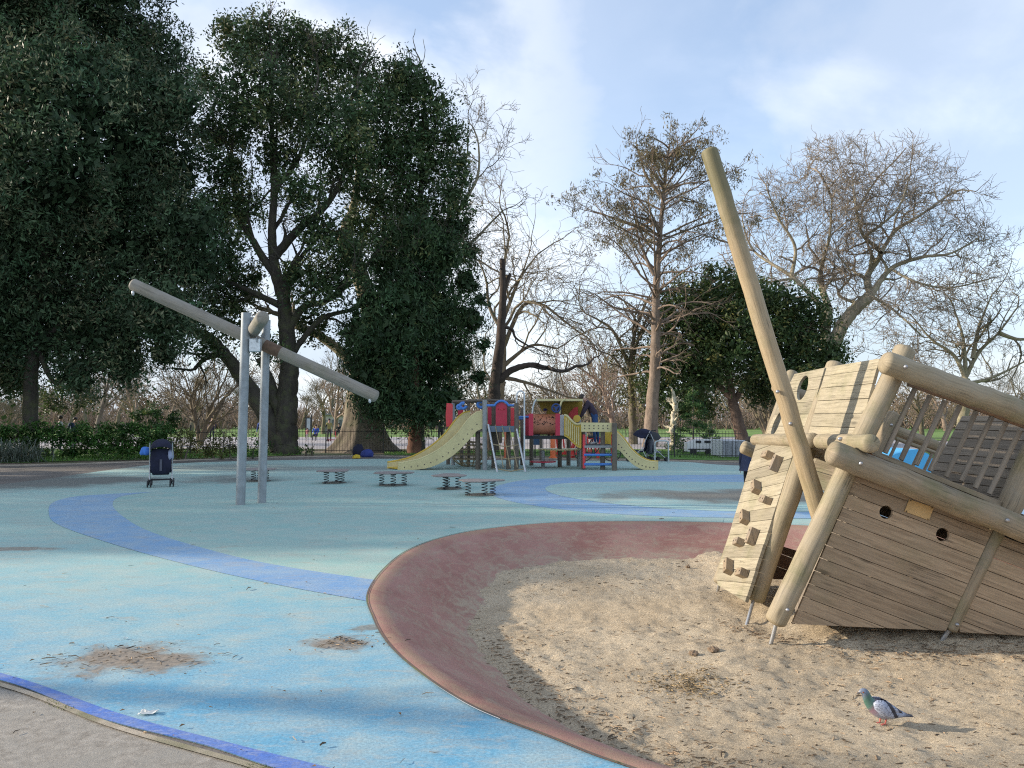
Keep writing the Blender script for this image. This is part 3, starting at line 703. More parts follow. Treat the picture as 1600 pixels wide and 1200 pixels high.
# best-fit plane for the climbing wall
cwq = quad([(1181, 694, 9.25), (1243, 697, 7.95), (1164, 940, 7.55), (1120, 905, 8.60)]); cen_ = sum(cwq, Vector()) / 4
nrm_c = (cwq[2] - cwq[0]).cross(cwq[3] - cwq[1]).normalized()
if nrm_c.x > 0: nrm_c = -nrm_c
def onp(px, py, off=0.0):
    d = ray(px, py); o = Vector((0, 0, H)); t = (cen_ + nrm_c * off - o).dot(nrm_c) / d.dot(nrm_c); return o + d * t
cwp = [onp(*p) for p in ((1181, 694), (1243, 697), (1164, 940), (1121, 914), (1119, 902))]
climb = plank_wall('climbing_wall', cwp, onp(1235, 745) - onp(1165, 762), .135, .035, -nrm_c, W_end, .004)
def hold(px, py, ang, L=.17, dark=False):
    c = onp(px, py, .045); up = (onp(1181, 694) - onp(1120, 902)).normalized(); sd_ = nrm_c.cross(up).normalized()
    a = math.radians(ang); x_ = (sd_ * math.cos(a) + up * math.sin(a)); y_ = nrm_c.cross(x_)
    M = Matrix((x_, y_, nrm_c)).transposed(); mb = MB()
    mb.box(c, (L, .075, .09), M); o = mb.build('climbing_hold', W_block, climb)
    md = o.modifiers.new('b', 'BEVEL'); md.width = .004
    for s_ in (-.3, .3):
        bb = MB(); bb.lathe([(.009, 0), (.009, .002)], Matrix.Translation(c + x_ * L * s_ + nrm_c * .0455) @ nrm_c.to_track_quat('Z', 'Y').to_matrix().to_4x4(), 8); bb.build('screw', M_dark, o)
for h_ in ((1199, 711, 15, .16), (1212, 724, 112, .17), (1181, 761, 55, .17), (1196, 781, 20, .14), (1163, 808, 55, .17), (1175, 838, 100, .17), (1154, 847, 5, .12), (1138, 885, 60, .17), (1159, 895, 5, .14)): hold(*h_)
# ------------------------------------------------------------------ rotating beam frame
M_galv = simple('galvanised_post', (.30, .33, .35), .55, .35, .22, 5, .35, (.16, .17, .16), .1)
M_pole = wood('beam_grey', (.235, .21, .17), (.34, .305, .25), .3, .7, .5, (.30, .29, .26), False)
M_rust = simple('rusty_band', (.14, .085, .055), .8, 0, .35, 14)
M_box = simple('zinc_box', (.62, .66, .68), .35, .6, .15, 10, .4, (.2, .2, .2))
sp = thing('rotating_beam_frame', 'grey steel two post frame carrying long tilted beams at its top', 'play frame', (G(395, 788).x, G(395, 788).y, 0))
def tube_obj(name, pts, r, mat, parent, sides=20, dome=False, label=None, smooth=True, n=1, rough=0):
    mb = MB(); 
    if n > 1 and len(pts) == 2: pts = [Vector(pts[0]).lerp(Vector(pts[1]), i / n) for i in range(n + 1)]
    mb.tube(pts, r, sides, dome=dome, rough=rough); o = mb.build(name, mat, parent, smooth)
    if label: o['label'] = label
    return o
Zs = G(376, 789).y; Zs2 = G(409, 786).y
tube_obj('post', [G(375.5, 789), U(384.5, 489, Zs)], .083, M_galv, sp); tube_obj('post', [G(409, 786), U(416, 500, Zs2)], .078, M_galv, sp)
bl = [U(209, 445, Zs + .25), U(586, 619, Zs + .25)]
tube_obj('long_beam', bl, .113, M_pole, sp, 24, True, 'long weathered grey beam tilted down to the right', n=20, rough=.006)
tube_obj('rust_band', [bl[0].lerp(bl[1], .545), bl[0].lerp(bl[1], .61)], .1155, M_rust, sp, 24, n=4)
tube_obj('short_beam', [U(410, 496, Zs - .9), U(396, 517, Zs + .12)], .115, M_pole, sp, 24, True, 'stubby beam pointing at the viewer', n=5, rough=.01)
tube_obj('axle', [U(384, 500, Zs + .06), U(418, 503, Zs + .06)], .045, M_galv, sp)
mb = MB(); mb.box(U(399, 539.5, Zs - .02), (.2, .12, .24)); bx_ = mb.build('hub_box', M_box, sp); bx_.modifiers.new('b', 'BEVEL').width = .012
mb = MB(); mb.box(U(401, 531, Zs - .10), (.012, .02, .09)); mb.box(U(397, 529, Zs - .10), (.09, .02, .012)); mb.build('bracket', M_galv, bx_)
for p in ((208, 455), (578, 623)):
    q = U(p[0], p[1], Zs + .2); mb = MB(); mb.lathe([(.012, -.03), (.03, 0), (.026, .045), (.01, .06)], Matrix.Translation(q - Vector((0, 0, .05))), 12); mb.build('end_eye', M_box, sp, True)
# ------------------------------------------------------------------ pigeon
pg_c = G(1384, 1131, -.4); pz = sandz(pg_c.x, pg_c.y); PS = pg_c.y / F
pigeon = thing('pigeon', 'grey pigeon with green neck and two dark wing bars standing on the sand', 'pigeon', (pg_c.x, pg_c.y, pz))
def PP(px, py, dy=0.0): return Vector((pg_c.x + (px - 1384) * PS, pg_c.y + dy, pz + (1131 - py) * PS))
m, nt, b = new_mat('pigeon_feather'); tc = nt.node('ShaderNodeTexCoord').outputs['Object']; s3 = nt.node('ShaderNodeSeparateXYZ', Vector=tc)
xx = nt.math('DIVIDE', s3.outputs[0], PS); zz2 = nt.math('DIVIDE', s3.outputs[2], PS)     # in photo pixels from the feet
nz = nt.noise(tc, 70, 4, .6)
t_ = nt.math('ADD', nt.math('ADD', xx, nt.math('MULTIPLY', zz2, -.7)), nt.math('MULTIPLY', nz, 4))
cr = nt.node('ShaderNodeValToRGB', Fac=nt.mapr(t_, -75, 30)); el = cr.color_ramp.elements
el[0].position = 0; el[0].color = (.20, .23, .30, 1); el[1].position = 1; el[1].color = (.05, .055, .075, 1)
for pos, cc_ in ((.10, (.16, .19, .25, 1)), (.19, (.07, .16, .12, 1)), (.29, (.09, .18, .15, 1)), (.36, (.26, .16, .20, 1)), (.44, (.30, .24, .29, 1)), (.52, (.33, .37, .46, 1)), (.84, (.30, .34, .43, 1)), (.92, (.10, .11, .15, 1))):
    e = el.new(pos); e.color = cc_
setb(nt, b, 'Base Color', cr.outputs[0]); setb(nt, b, 'Roughness', .45); bump(nt, b, nz, .3, .003); M_pig = m
rows = [(1344.5, 1083, 2.2), (1347, 1081.5, 4.0), (1350, 1081.5, 5.6), (1353, 1083, 6.6), (1355, 1087, 6.6), (1356.5, 1092, 7.0), (1360, 1098, 8.6), (1366, 1103.5, 11.4), (1373, 1107.5, 13.4), (1381, 1110, 13.8), (1389, 1112, 12.2), (1397, 1113.5, 9.6), (1405, 1115, 6.4), (1413, 1116.5, 3.6), (1421, 1118, 2.2), (1427, 1119.2, 1.3)]
mb = MB(); sides = 16; vs = []; 
for i, (x, y, r) in enumerate(rows):
    c = PP(x, y); nx_ = PP(*rows[min(i + 1, len(rows) - 1)][:2]); pv_ = PP(*rows[max(i - 1, 0)][:2]); T = (nx_ - pv_).normalized(); Y = T.cross(Vector((0, 1, 0))).normalized()
    for k in range(sides):
        a = 2 * PI * k / sides; wd = .80 if i < 12 else 1.6
        vs.append(c + Vector((0, 1, 0)) * math.cos(a) * r * PS * wd + Y * math.sin(a) * r * PS * (1 if i < 12 else .8))
fs = [(i * sides + k, i * sides + (k + 1) % sides, (i + 1) * sides + (k + 1) % sides, (i + 1) * sides + k) for i in range(len(rows) - 1) for k in range(sides)]
fs += [list(range(sides))[::-1], [(len(rows) - 1) * sides + k for k in range(sides)]]
mb.add(vs, fs); bd = mb.build('body', M_pig, pigeon, True); bd.modifiers.clear(); sb = bd.modifiers.new('s', 'SUBSURF'); sb.levels = sb.render_levels = 2
M_wing = None
m, nt, b = new_mat('wing_feather'); tc = nt.node('ShaderNodeTexCoord').outputs['Object']; s3 = nt.node('ShaderNodeSeparateXYZ', Vector=tc)
xx = nt.math('DIVIDE', s3.outputs[0], PS); zz2 = nt.math('DIVIDE', s3.outputs[2], PS)
t_ = nt.math('ADD', xx, nt.math('MULTIPLY', zz2, .55))
vv = nt.node('ShaderNodeCombineXYZ', X=nt.math('ADD', nt.math('MULTIPLY', xx, .22), nt.math('MULTIPLY', zz2, .12)), Y=nt.math('SUBTRACT', nt.math('MULTIPLY', zz2, .62), nt.math('MULTIPLY', xx, .30))).outputs[0]
nz = nt.noise(vv, 1.0, 3, .6, .4)
col = nt.mix(nt.mapr(nz, .50, .60, 0, .85), (.40, .44, .54, 1), (.08, .09, .13, 1))
def barm(a, bb): return nt.math('MULTIPLY', nt.mapr(t_, a, a + .8), nt.mapr(t_, bb, bb - .8))
col = nt.mix(barm(16.0, 23.5), col, (.03, .03, .045, 1)); col = nt.mix(barm(28.0, 34.0), col, (.03, .03, .045, 1)); col = nt.mix(nt.mapr(xx, 30, 37), col, (.035, .035, .05, 1))
setb(nt, b, 'Base Color', col); setb(nt, b, 'Roughness', .5); bump(nt, b, nz, .3, .002); M_wing = m
for sgn in (-1, 1):
    out = [(1362, 1096), (1368, 1092.5), (1377, 1093), (1388, 1098), (1398, 1105), (1410, 1112.5), (1424, 1119), (1415, 1118.5), (1403, 1117), (1392, 1119), (1382, 1118.5), (1372, 1114), (1364, 1105)]
    mb = MB(); c = PP(1383, 1107, sgn * 13.2 * PS); n_ = len(out); vs = [c]; fs = []
    for rr, dd in ((.55, 12.6), (.85, 10.3), (1.0, 7.5)):
        for (x, y) in out:
            taper = 1 - max(0, (x - 1392) / 36) * .78
            vs.append(PP(1383 + (x - 1383) * rr, 1107 + (y - 1107) * rr, sgn * dd * PS * taper))
    for k in range(n_):
        k2 = (k + 1) % n_; fs.append((0, 1 + k, 1 + k2)); 
        for lv in range(2): a = 1 + lv * n_; fs.append((a + k, a + n_ + k, a + n_ + k2, a + k2))
    if sgn > 0: fs = [f[::-1] for f in fs]
    mb.add(vs, fs); wg = mb.build('wing', M_wing, pigeon, True); wg.modifiers.clear(); so_ = wg.modifiers.new('so', 'SOLIDIFY'); so_.thickness = .004
M_leg = simple('pink_leg', (.45, .12, .10), .6, 0, .2, 60); M_beak = simple('beak', (.10, .09, .09), .5, 0, .1, 60); M_eye = simple('eye', (.30, .08, .02), .15, 0, .1, 60, bmp=0)
for (x, dy) in ((1376, 3), (1381.5, -3)):
    mb = MB(); kx = x + 2.0; mb.tube([PP(kx + 1, 1118, dy * PS), PP(kx, 1122, dy * PS), PP(x, 1129.5, dy * PS)], [3.2 * PS, 1.6 * PS, .8 * PS], 8)
    for (dx, ddy) in ((-6.5, -2.5), (-7.5, .3), (-6, 3), (4, .2)):
        mb.tube([PP(x, 1129.5, dy * PS), PP(x + dx * .5, 1129.9, (dy + ddy * .5) * PS), PP(x + dx, 1131, (dy + ddy) * PS)], [.8 * PS, .7 * PS, .35 * PS], 6)
    mb.build('leg', M_leg, pigeon, True)
mb = MB(); mb.tube([PP(1345, 1083.3), PP(1342, 1084), PP(1340, 1085.8)], [1.7 * PS, 1.2 * PS, .4 * PS], 8); mb.build('beak', M_beak, pigeon, True)
mb = MB(); mb.tube([PP(1345.5, 1082.0), PP(1343.4, 1082.6)], [1.5 * PS, .8 * PS], 8); mb.build('cere', simple('cere', (.6, .58, .56), .6), pigeon, True)
for sgn in (-1, 1):
    mb = MB(); mb.lathe([(.2 * PS, -1 * PS), (1.1 * PS, 0), (.8 * PS, .6 * PS), (.2 * PS, .8 * PS)], Matrix.Translation(PP(1348.8, 1081.6, sgn * 4.0 * PS)) @ Vector((0, sgn, 0)).to_track_quat('Z', 'Y').to_matrix().to_4x4(), 10); mb.build('eye', M_eye, pigeon, True)
# ------------------------------------------------------------------ paper litter
M_paper = simple('paper', (.66, .66, .62), .7, 0, .12, 30)
def scrap(px, py, s_, label, seed):
    random.seed(seed); p = G(px, py); mb = MB(); n = 7; vs = []; fs = []
    for i in range(n):
        for j in range(n):
            x = (i / (n - 1) - .5) * s_; y = (j / (n - 1) - .5) * s_ * .55; vs.append((p.x + x * (1 + .3 * mn.noise(Vector((j, seed, 0)))), p.y + y + .2 * x, .012 + s_ * .28 * abs(mn.noise(Vector((i * .6, j * .7, seed))))))
    for i in range(n - 1):
        for j in range(n - 1):
            if random.random() > .06: fs.append((i * n + j, (i + 1) * n + j, (i + 1) * n + j + 1, i * n + j + 1))
    mb.add(vs, fs); o = mb.build('paper_scrap', M_paper, None, False, (p.x, p.y, .01)); so_ = o.modifiers.new('s', 'SOLIDIFY'); so_.thickness = .0015
    tag(o, label, 'litter')
scrap(232, 1117, .085, 'crumpled white paper scrap on the blue rubber beside the dark blue border band', 3); scrap(196, 1000, .03, 'small pale leaf scrap at the upper edge of the brown dirt patch', 9)
M_leaf = simple('dry_leaf', (.20, .11, .045), .85, 0, .4, 30)
LV = MB(); random.seed(21)
for _ in range(90):
    x, y = random.uniform(-3.2, 1), random.uniform(3.0, 9)
    if inside(np.array([x]), np.array([y]))[0] or random.random() > 4 / y: continue
    a = random.uniform(0, 6.3); s_ = random.uniform(.006, .017); d = Vector((math.cos(a), math.sin(a), 0)) * s_; e = Vector((-d.y, d.x, 0)) * .5; c = Vector((x, y, .014))
    LV.add([c - d, c - e + Vector((0, 0, s_ * .5)), c + d + Vector((0, 0, s_ * .3)), c + e + Vector((0, 0, s_ * .6))], [(0, 1, 2, 3)])
tag(LV.build('leaf_litter', M_leaf), 'tiny curled brown leaves scattered on the blue rubber', 'leaves', None, 'stuff')
# spring stepping boards
M_board = simple('rubber_board', (.27, .235, .22), .85, 0, .25, 8, .4, (.3, .26, .2)); M_spring = simple('spring_steel', (.05, .055, .06), .45, .5, .2, 20); M_disc = simple('base_disc', (.20, .19, .16), .9, 0, .3, 6)
def make_board():
    t = thing('spring_board', 'x', 'spring board', (0, 0, 0), 'spring stepping boards on the blue rubber')
    mb = MB(); n = 28; prof = []
    ol = []
    for k in range(n):
        a = 2 * PI * k / n; r = .84 + .13 * math.cos(3 * a) - .05 * math.cos(6 * a); ol.append((r * math.cos(a) * .92, r * math.sin(a) * .72))
    vs = [(x * .97, y * .97, .352) for x, y in ol] + [(x, y, .348) for x, y in ol] + [(x, y, .332) for x, y in ol] + [(x * .95, y * .95, .322) for x, y in ol]
    fs = [list(range(n))] + [list(range(3 * n, 4 * n))[::-1]]
    for L in range(3): fs += [(L * n + k, (L + 1) * n + k, (L + 1) * n + (k + 1) % n, L * n + (k + 1) % n) for k in range(n)]
    mb.add(vs, fs); mb.build('board', M_board, t)
    for (x, y) in ((-.42, .12), (.05, -.32), (.45, .10)):
        mb = MB(); pts = []
        for k in range(4 * 12 + 1):
            a = 2 * PI * k / 12; pts.append((x + .10 * math.cos(a), y + .10 * math.sin(a), .02 + .28 * k / 48))
        mb.tube(pts, .0095, 6); mb.tube([(x, y, .295), (x, y, .32)], .105, 12); mb.tube([(x, y, 0), (x, y, .02)], .105, 12); mb.build('spring', M_spring, t, True)
    mb = MB(); mb.lathe([(.52, .001), (.52, .010), (.48, .013)], Matrix.Scale(.9, 4, (0, 1, 0)), 28); mb.build('base_plate', M_disc, t)
    return t
sb0 = make_board()
for k, (px, py, a, s_, lb) in enumerate(((751, 774, .3, 1.0, 'nearest spring board, at the tip of the dark blue band'), (702, 764, 1.6, 1.0, 'spring board just behind and left of the nearest one'), (613, 759, .1, 1.0, 'middle spring board, showing all three springs'),
        (522, 755, 1.3, 1.0, 'spring board standing alone right of the steel posts'), (405, 752, 2.2, 1.0, 'spring board half hidden behind the steel posts'))):
    o = sb0 if k == 0 else copy_tree(sb0); p = G(px, py); o.location = (p.x, p.y, .012); o.rotation_euler = (0, 0, a); o.scale = (s_ * .60, s_ * .60, .86); o['label'] = lb
# ------------------------------------------------------------------ people
random.seed(9)
M_skin = simple('skin', (.50, .30, .22), .6, 0, .08, 9, bmp=0); M_hair = simple('hair_dark', (.03, .02, .015), .6, 0, .2, 20)
def cloth(name, c): return simple(name, c, .85, 0, .2, 14, bmp=.3)
J0 = dict(pelvis=(0, 0, .93), waist=(0, .01, 1.08), chest=(0, .01, 1.30), neck=(0, .01, 1.47), head=(0, -.01, 1.585), crown=(0, 0, 1.68), nose=(0, -.085, 1.58),
          shL=(.175, .01, 1.40), elL=(.23, .03, 1.13), wrL=(.24, -.05, .90), shR=(-.175, .01, 1.40), elR=(-.23, .03, 1.13), wrR=(-.24, -.05, .90),
          hipL=(.09, 0, .88), knL=(.10, -.02, .49), anL=(.10, .02, .09), toeL=(.11, -.15, .04), hipR=(-.09, 0, .88), knR=(-.10, -.02, .49), anR=(-.10, .02, .09), toeR=(-.11, -.15, .04))
R0 = dict(pelvis=(.15, .11), waist=(.135, .10), chest=(.16, .11), neck=(.055, .055), head=(.088, .10), crown=(.06, .065), nose=(.018, .018), shL=(.065, .065), elL=(.045, .045), wrL=(.03, .03),
          hipL=(.088, .09), knL=(.06, .06), anL=(.042, .042), toeL=(.035, .03))
ED = [('pelvis', 'waist'), ('waist', 'chest'), ('chest', 'neck'), ('neck', 'head'), ('head', 'crown'), ('head', 'nose')]
for s_ in 'LR': ED += [('chest', 'sh' + s_), ('sh' + s_, 'el' + s_), ('el' + s_, 'wr' + s_), ('pelvis', 'hip' + s_), ('hip' + s_, 'kn' + s_), ('kn' + s_, 'an' + s_), ('an' + s_, 'toe' + s_)]
ZONE = {'pelvis': 1, 'waist': 0, 'chest': 0, 'neck': 2, 'head': 2, 'crown': 2, 'nose': 2, 'shL': 0, 'elL': 0, 'wrL': 0, 'hipL': 1, 'knL': 1, 'anL': 1, 'toeL': 3}
def person(label, loc, top, leg, yaw=0.0, pose=None, scale=1.0, shoe=(.05, .05, .05), bulk=1.0, hat=None, hair='short', coat=None, lean=None, group=None):
    J = dict(J0); J.update(pose or {}); names = list(J); 
    bm = bmesh.new(); sk = bm.verts.layers.skin.verify(); vm = {}
    for k in names:
        v = bm.verts.new(J[k]); r = R0.get(k) or R0[k[:-1] + 'L']; f = bulk if k in ('waist', 'chest', 'pelvis', 'shL', 'shR', 'elL', 'elR') else 1
        v[sk].radius = (r[0] * f, r[1] * f); v[sk].use_root = (k == 'pelvis'); vm[k] = v
    segs = []
    for a, b_ in ED: bm.edges.new((vm[a], vm[b_])); segs.append((J[a], J[b_], ZONE.get(b_, ZONE.get(b_[:-1] + 'L'))))
    for s_ in 'LR':      # palm, four fingers and a thumb
        w_ = Vector(J['wr' + s_]); d = (w_ - Vector(J['el' + s_])).normalized(); sd_ = d.cross(Vector((1, 0, 0))).normalized()
        pm = w_ + d * .06; v = bm.verts.new(pm); v[sk].radius = (.030, .022); bm.edges.new((vm['wr' + s_], v)); segs.append((tuple(w_ + d * .02), tuple(pm), 2))
        for i, (o_, L) in enumerate(((-.03, .065), (-.010, .078), (.010, .072), (.03, .055))):
            a1 = bm.verts.new(pm + sd_ * o_ + d * .035); a2 = bm.verts.new(pm + sd_ * o_ * 1.1 + d * (.035 + L) + Vector((0, -.02, 0))); a1[sk].radius = (.009, .009); a2[sk].radius = (.007, .007)
            bm.edges.new((v, a1)); bm.edges.new((a1, a2)); segs.append((tuple(pm), tuple(a2.co), 2))
        t1 = bm.verts.new(w_ + d * .05 - sd_ * .045); t1[sk].radius = (.010, .010); bm.edges.new((v, t1)); segs.append((tuple(pm), tuple(t1.co), 2))
    me = bpy.data.meshes.new('person'); bm.to_mesh(me); bm.free()
    ob = bpy.data.objects.new('person', me); COL.objects.link(ob)
    ob.modifiers.new('sk', 'SKIN').use_smooth_shade = True; ss = ob.modifiers.new('ss', 'SUBSURF'); ss.levels = ss.render_levels = 1
    bpy.context.view_layer.update(); dg = bpy.context.evaluated_depsgraph_get(); m2 = bpy.data.meshes.new_from_object(ob.evaluated_get(dg)); ob.modifiers.clear(); ob.data = m2; m2.name = 'person'
    m2.materials.clear()
    for mm in (cloth('top_cloth', top), cloth('leg_cloth', leg), M_skin, simple('shoe', shoe, .6, 0, .1, 20)): m2.materials.append(mm)
    A = np.array([s[0] for s in segs]); B = np.array([s[1] for s in segs]); Zn = [s[2] for s in segs]; AB = B - A; L2 = (AB ** 2).sum(1) + 1e-9
    for p in m2.polygons:
        c = np.array(p.center); t = np.clip(((c - A) * AB).sum(1) / L2, 0, 1); d = np.linalg.norm(c - (A + AB * t[:, None]), axis=1); z = Zn[int(np.argmin(d))]
        p.material_index = z; p.use_smooth = True
    ob.location = loc; ob.rotation_euler = (0, 0, yaw); ob.scale = (scale,) * 3; tag(ob, label, 'person', group)
    hc_ = Vector(J['head']) * .45 + Vector(J['crown']) * .55; ax = (Vector(J['crown']) - Vector(J['head'])).normalized(); back = Vector((J['head'][0] - J['nose'][0], J['head'][1] - J['nose'][1], J['head'][2] - J['nose'][2])).normalized()
    def cap(nm, mat, grow, lowr, shift):
        b2 = bmesh.new(); bmesh.ops.create_uvsphere(b2, u_segments=16, v_segments=10, radius=grow)
        for v in list(b2.verts):
            if v.co.z < lowr: v.co.z = lowr
        M = Matrix.Translation(hc_ + back * shift) @ ax.to_track_quat('Z', 'Y').to_matrix().to_4x4(); bmesh.ops.transform(b2, matrix=M, verts=b2.verts)
        d = bpy.data.meshes.new(nm); b2.to_mesh(d); b2.free(); d.materials.append(mat); 
        for p in d.polygons: p.use_smooth = True
        o = bpy.data.objects.new(nm, d); COL.objects.link(o); o.parent = ob
    if hair: cap('hair', M_hair, .108, -.03 if hair == 'short' else -.12, .022)
    if hat: cap('hat', cloth('hat_cloth', hat), .118, -.005, .008)
    if coat:
        mb = MB(); pw, pc__ = Vector(J['pelvis']), Vector(J['chest']); hem = pw + Vector((0, 0, -coat[1])); mb.tube([hem, pw, pc__ + Vector((0, 0, .08))], [.22 * bulk, .19 * bulk, .15 * bulk], 16, cap=False)
        oo = mb.build('coat', cloth('coat_cloth', coat[0]), None, True, (0, 0, 0)); oo.parent = ob
    return ob
def at(px, py, z=0.0): return G(px, py, z)
# ------------------------------------------------------------------ play tower
Zt = 23.6
M_gp = simple('tower_post_wood', (.14, .115, .09), .8, 0, .25, 6, .3); M_gpl = simple('tower_post_grey', (.30, .31, .31), .6, .1, .12, 6, .2)
M_red_ = simple('red_panel', (.50, .025, .06), .45, 0, .12, 4, .25, (.3, .1, .09), .05); M_redb = simple('bright_red_panel', (.70, .06, .07), .45, 0, .12, 4, bmp=.05)
M_cream = simple('cream_slide', (.64, .55, .28), .4, 0, .1, 3, .3, (.4, .32, .18), .05); M_yel = simple('yellow_plastic', (.62, .42, .05), .45, 0, .12, 3, .3, (.3, .22, .08), .05)
M_sal = simple('salmon_barrel', (.52, .20, .11), .5, 0, .14, 3, .5, (.28, .15, .09), .05); M_olive = simple('olive_canopy', (.32, .21, .015), .5, 0, .12, 3, bmp=.05)
M_blue = simple('blue_rail', (.07, .22, .60), .4, 0, .1, 6, bmp=0); M_dblue = simple('dark_blue_wheel', (.02, .05, .17), .4, 0, .1, 6, bmp=0); M_slate = simple('slate_panel', (.12, .16, .21), .5, 0, .1, 5, bmp=.05)
M_white = simple('white_panel', (.58, .60, .62), .5, 0, .08, 5, bmp=.05); M_black = simple('black_rubber', (.025, .027, .03), .7, 0, .2, 9); M_rope = simple('rope', (.33, .26, .15), .9, 0, .3, 30); M_rail = simple('steel_rail', (.55, .57, .58), .35, .6, .08, 9)
tw = thing('play_tower', 'multi-coloured climbing tower with two cream slides, red panels and a barrel tunnel', 'play tower', (G(790, 735).x, Zt, 0))
def C5(x, y, Z=Zt): return U(600 + x / 3.3333, 580 + y / 3.3333, Z)
def ext(name, pts, th, mat, parent=tw, Z=Zt, bev=.01, label=None, ax=(0, 1, 0)):     # outline in one upright plane with real thickness
    vs = [Vector(p) for p in pts]; n = len(vs); a = Vector(ax) * th; tri = tessellate_polygon([vs]); mb = MB()
    tri = [tuple(t) for t in tri]
    fs = tri + [tuple(i + n for i in t[::-1]) for t in tri] + [(i, (i + 1) % n, (i + 1) % n + n, i + n) for i in range(n)]
    mb.add(vs + [p + a for p in vs], fs); o = mb.build(name, mat, parent)
    bmx = bmesh.new(); bmx.from_mesh(o.data); bmesh.ops.recalc_face_normals(bmx, faces=bmx.faces); bmx.to_mesh(o.data); bmx.free()
    if label: o['label'] = label
    return o
for (x, yt, yb, r, mt) in ((525, 150, 515, .075, M_gpl), (690, 165, 516, .07, M_gp), (489, 225, 512, .08, M_gp), (360, 165, 490, .065, M_gpl), (334, 290, 486, .065, M_gp), (405, 240, 482, .06, M_gp), (440, 165, 489, .06, M_gp),
                      (571, 160, 507, .07, M_gp), (648, 170, 511, .07, M_gp), (721, 190, 489, .075, M_gp), (768, 340, 491, .07, M_gp), (915, 165, 500, .07, M_gp), (818, 335, 478, .06, M_gp), (961, 345, 492, .07, M_gp),
                      (1015, 143, 497, .07, M_gpl), (1037, 270, 512, .07, M_gp), (1139, 250, 514, .075, M_gp), (1200, 270, 518, .08, M_gp)):
    b_ = G(600 + x / 3.3333, 580 + yb / 3.3333); t_ = C5(x, yt, b_.y); mb = MB(); mb.tube([b_, b_.lerp(t_, .5), t_], [r, r, r * .97], 12); mb.build('post', mt, tw, True)
# floors
def plate(name, x0, x1, y, Z0, Z1, th, mat): 
    a, b_ = C5(x0, y, Z0), C5(x1, y, Z0); mb = MB(); mb.box(((a.x + b_.x) / 2, (Z0 + Z1) / 2, a.z - th / 2), (b_.x - a.x, Z1 - Z0, th)); return mb.build(name, mat, tw)
plate('platform', 480, 695, 300, Zt + .02, 26.2, .08, M_gp); plate('platform', 335, 445, 285, 24.6, 26.8, .08, M_gp); plate('platform', 735, 960, 338, Zt + .1, 25.0, .09, M_black); plate('platform', 1040, 1195, 385, Zt + .1, 25.1, .07, M_black)
ext('deck_panel', [C5(541, 285, 23.45), C5(692, 285, 23.45), C5(692, 316, 23.45), C5(541, 316, 23.45)], .05, M_slate)
def slide(top, bot, off, label):
    t = [C5(*p) for p in top]; b_ = [C5(*p) for p in bot]; off = Vector(off); s = None
    mb = MB(); pl = t + b_[::-1]
    s = ext('slide', pl, .05, M_cream, label=label)
    far = ext('side_wall', [p + off for p in pl], .05, M_cream, s)
    mb = MB(); n = len(b_)
    bed = [b_[i].lerp(t[i], .28) for i in range(n)]; bed2 = [p + off + Vector((0, .03, 0)) for p in bed]
    mb.add(bed + bed2 + [p - Vector((0, 0, .03)) for p in bed] + [p - Vector((0, 0, .03)) for p in bed2],
           [(i, i + 1, n + i + 1, n + i) for i in range(n - 1)] + [(2 * n + i, 3 * n + i, 3 * n + i + 1, 2 * n + i + 1) for i in range(n - 1)] + [(0, n, 3 * n, 2 * n), (n - 1, 3 * n - 1, 4 * n - 1, 2 * n - 1)])
    bo_ = mb.build('slide_bed', M_yel, s)
    for w_, q in ((0, Vector((0, 0, 0))), (1, off)):
        m_ = MB(); m_.tube([p + q + Vector((0, .025, 0)) for p in t], .032, 8); m_.build('handrail', M_cream if w_ == 0 else M_yel, s, True)
    m_ = MB()
    for i in range(1, n - 1):
        p = b_[i].lerp(t[i], .35); m_.lathe([(.022, -.006), (.022, 0), (.01, .004)], Matrix.Translation(p) @ Vector((0, -1, 0)).to_track_quat('Z', 'Y').to_matrix().to_4x4(), 8)
    m_.build('bolt', M_gp, s)
    return s
def lerpline(l, n):
    l = catmull([(x, y, 0) for x, y in l], False, 8); L = [0]
    for i in range(1, len(l)): L.append(L[-1] + (l[i] - l[i - 1]).length)
    return [(np.interp(L[-1] * i / (n - 1), L, [p.x for p in l]), np.interp(L[-1] * i / (n - 1), L, [p.y for p in l])) for i in range(n)]
slide(lerpline([(516, 208), (490, 210), (455, 235), (425, 268), (380, 328), (300, 398), (200, 452), (120, 472), (74, 480)], 16), lerpline([(516, 297), (495, 302), (472, 325), (448, 352), (415, 388), (350, 446), (250, 498), (150, 514), (70, 514)], 16), (-.42, .55, 0), 'left cream slide running down to the left')
slide(lerpline([(1205, 318), (1222, 330), (1250, 362), (1285, 408), (1330, 448), (1375, 470), (1426, 476)], 14), lerpline([(1205, 402), (1212, 403), (1230, 416), (1260, 450), (1305, 492), (1360, 515), (1426, 516)], 14), (.12, .55, 0), 'right cream slide running down to the right')
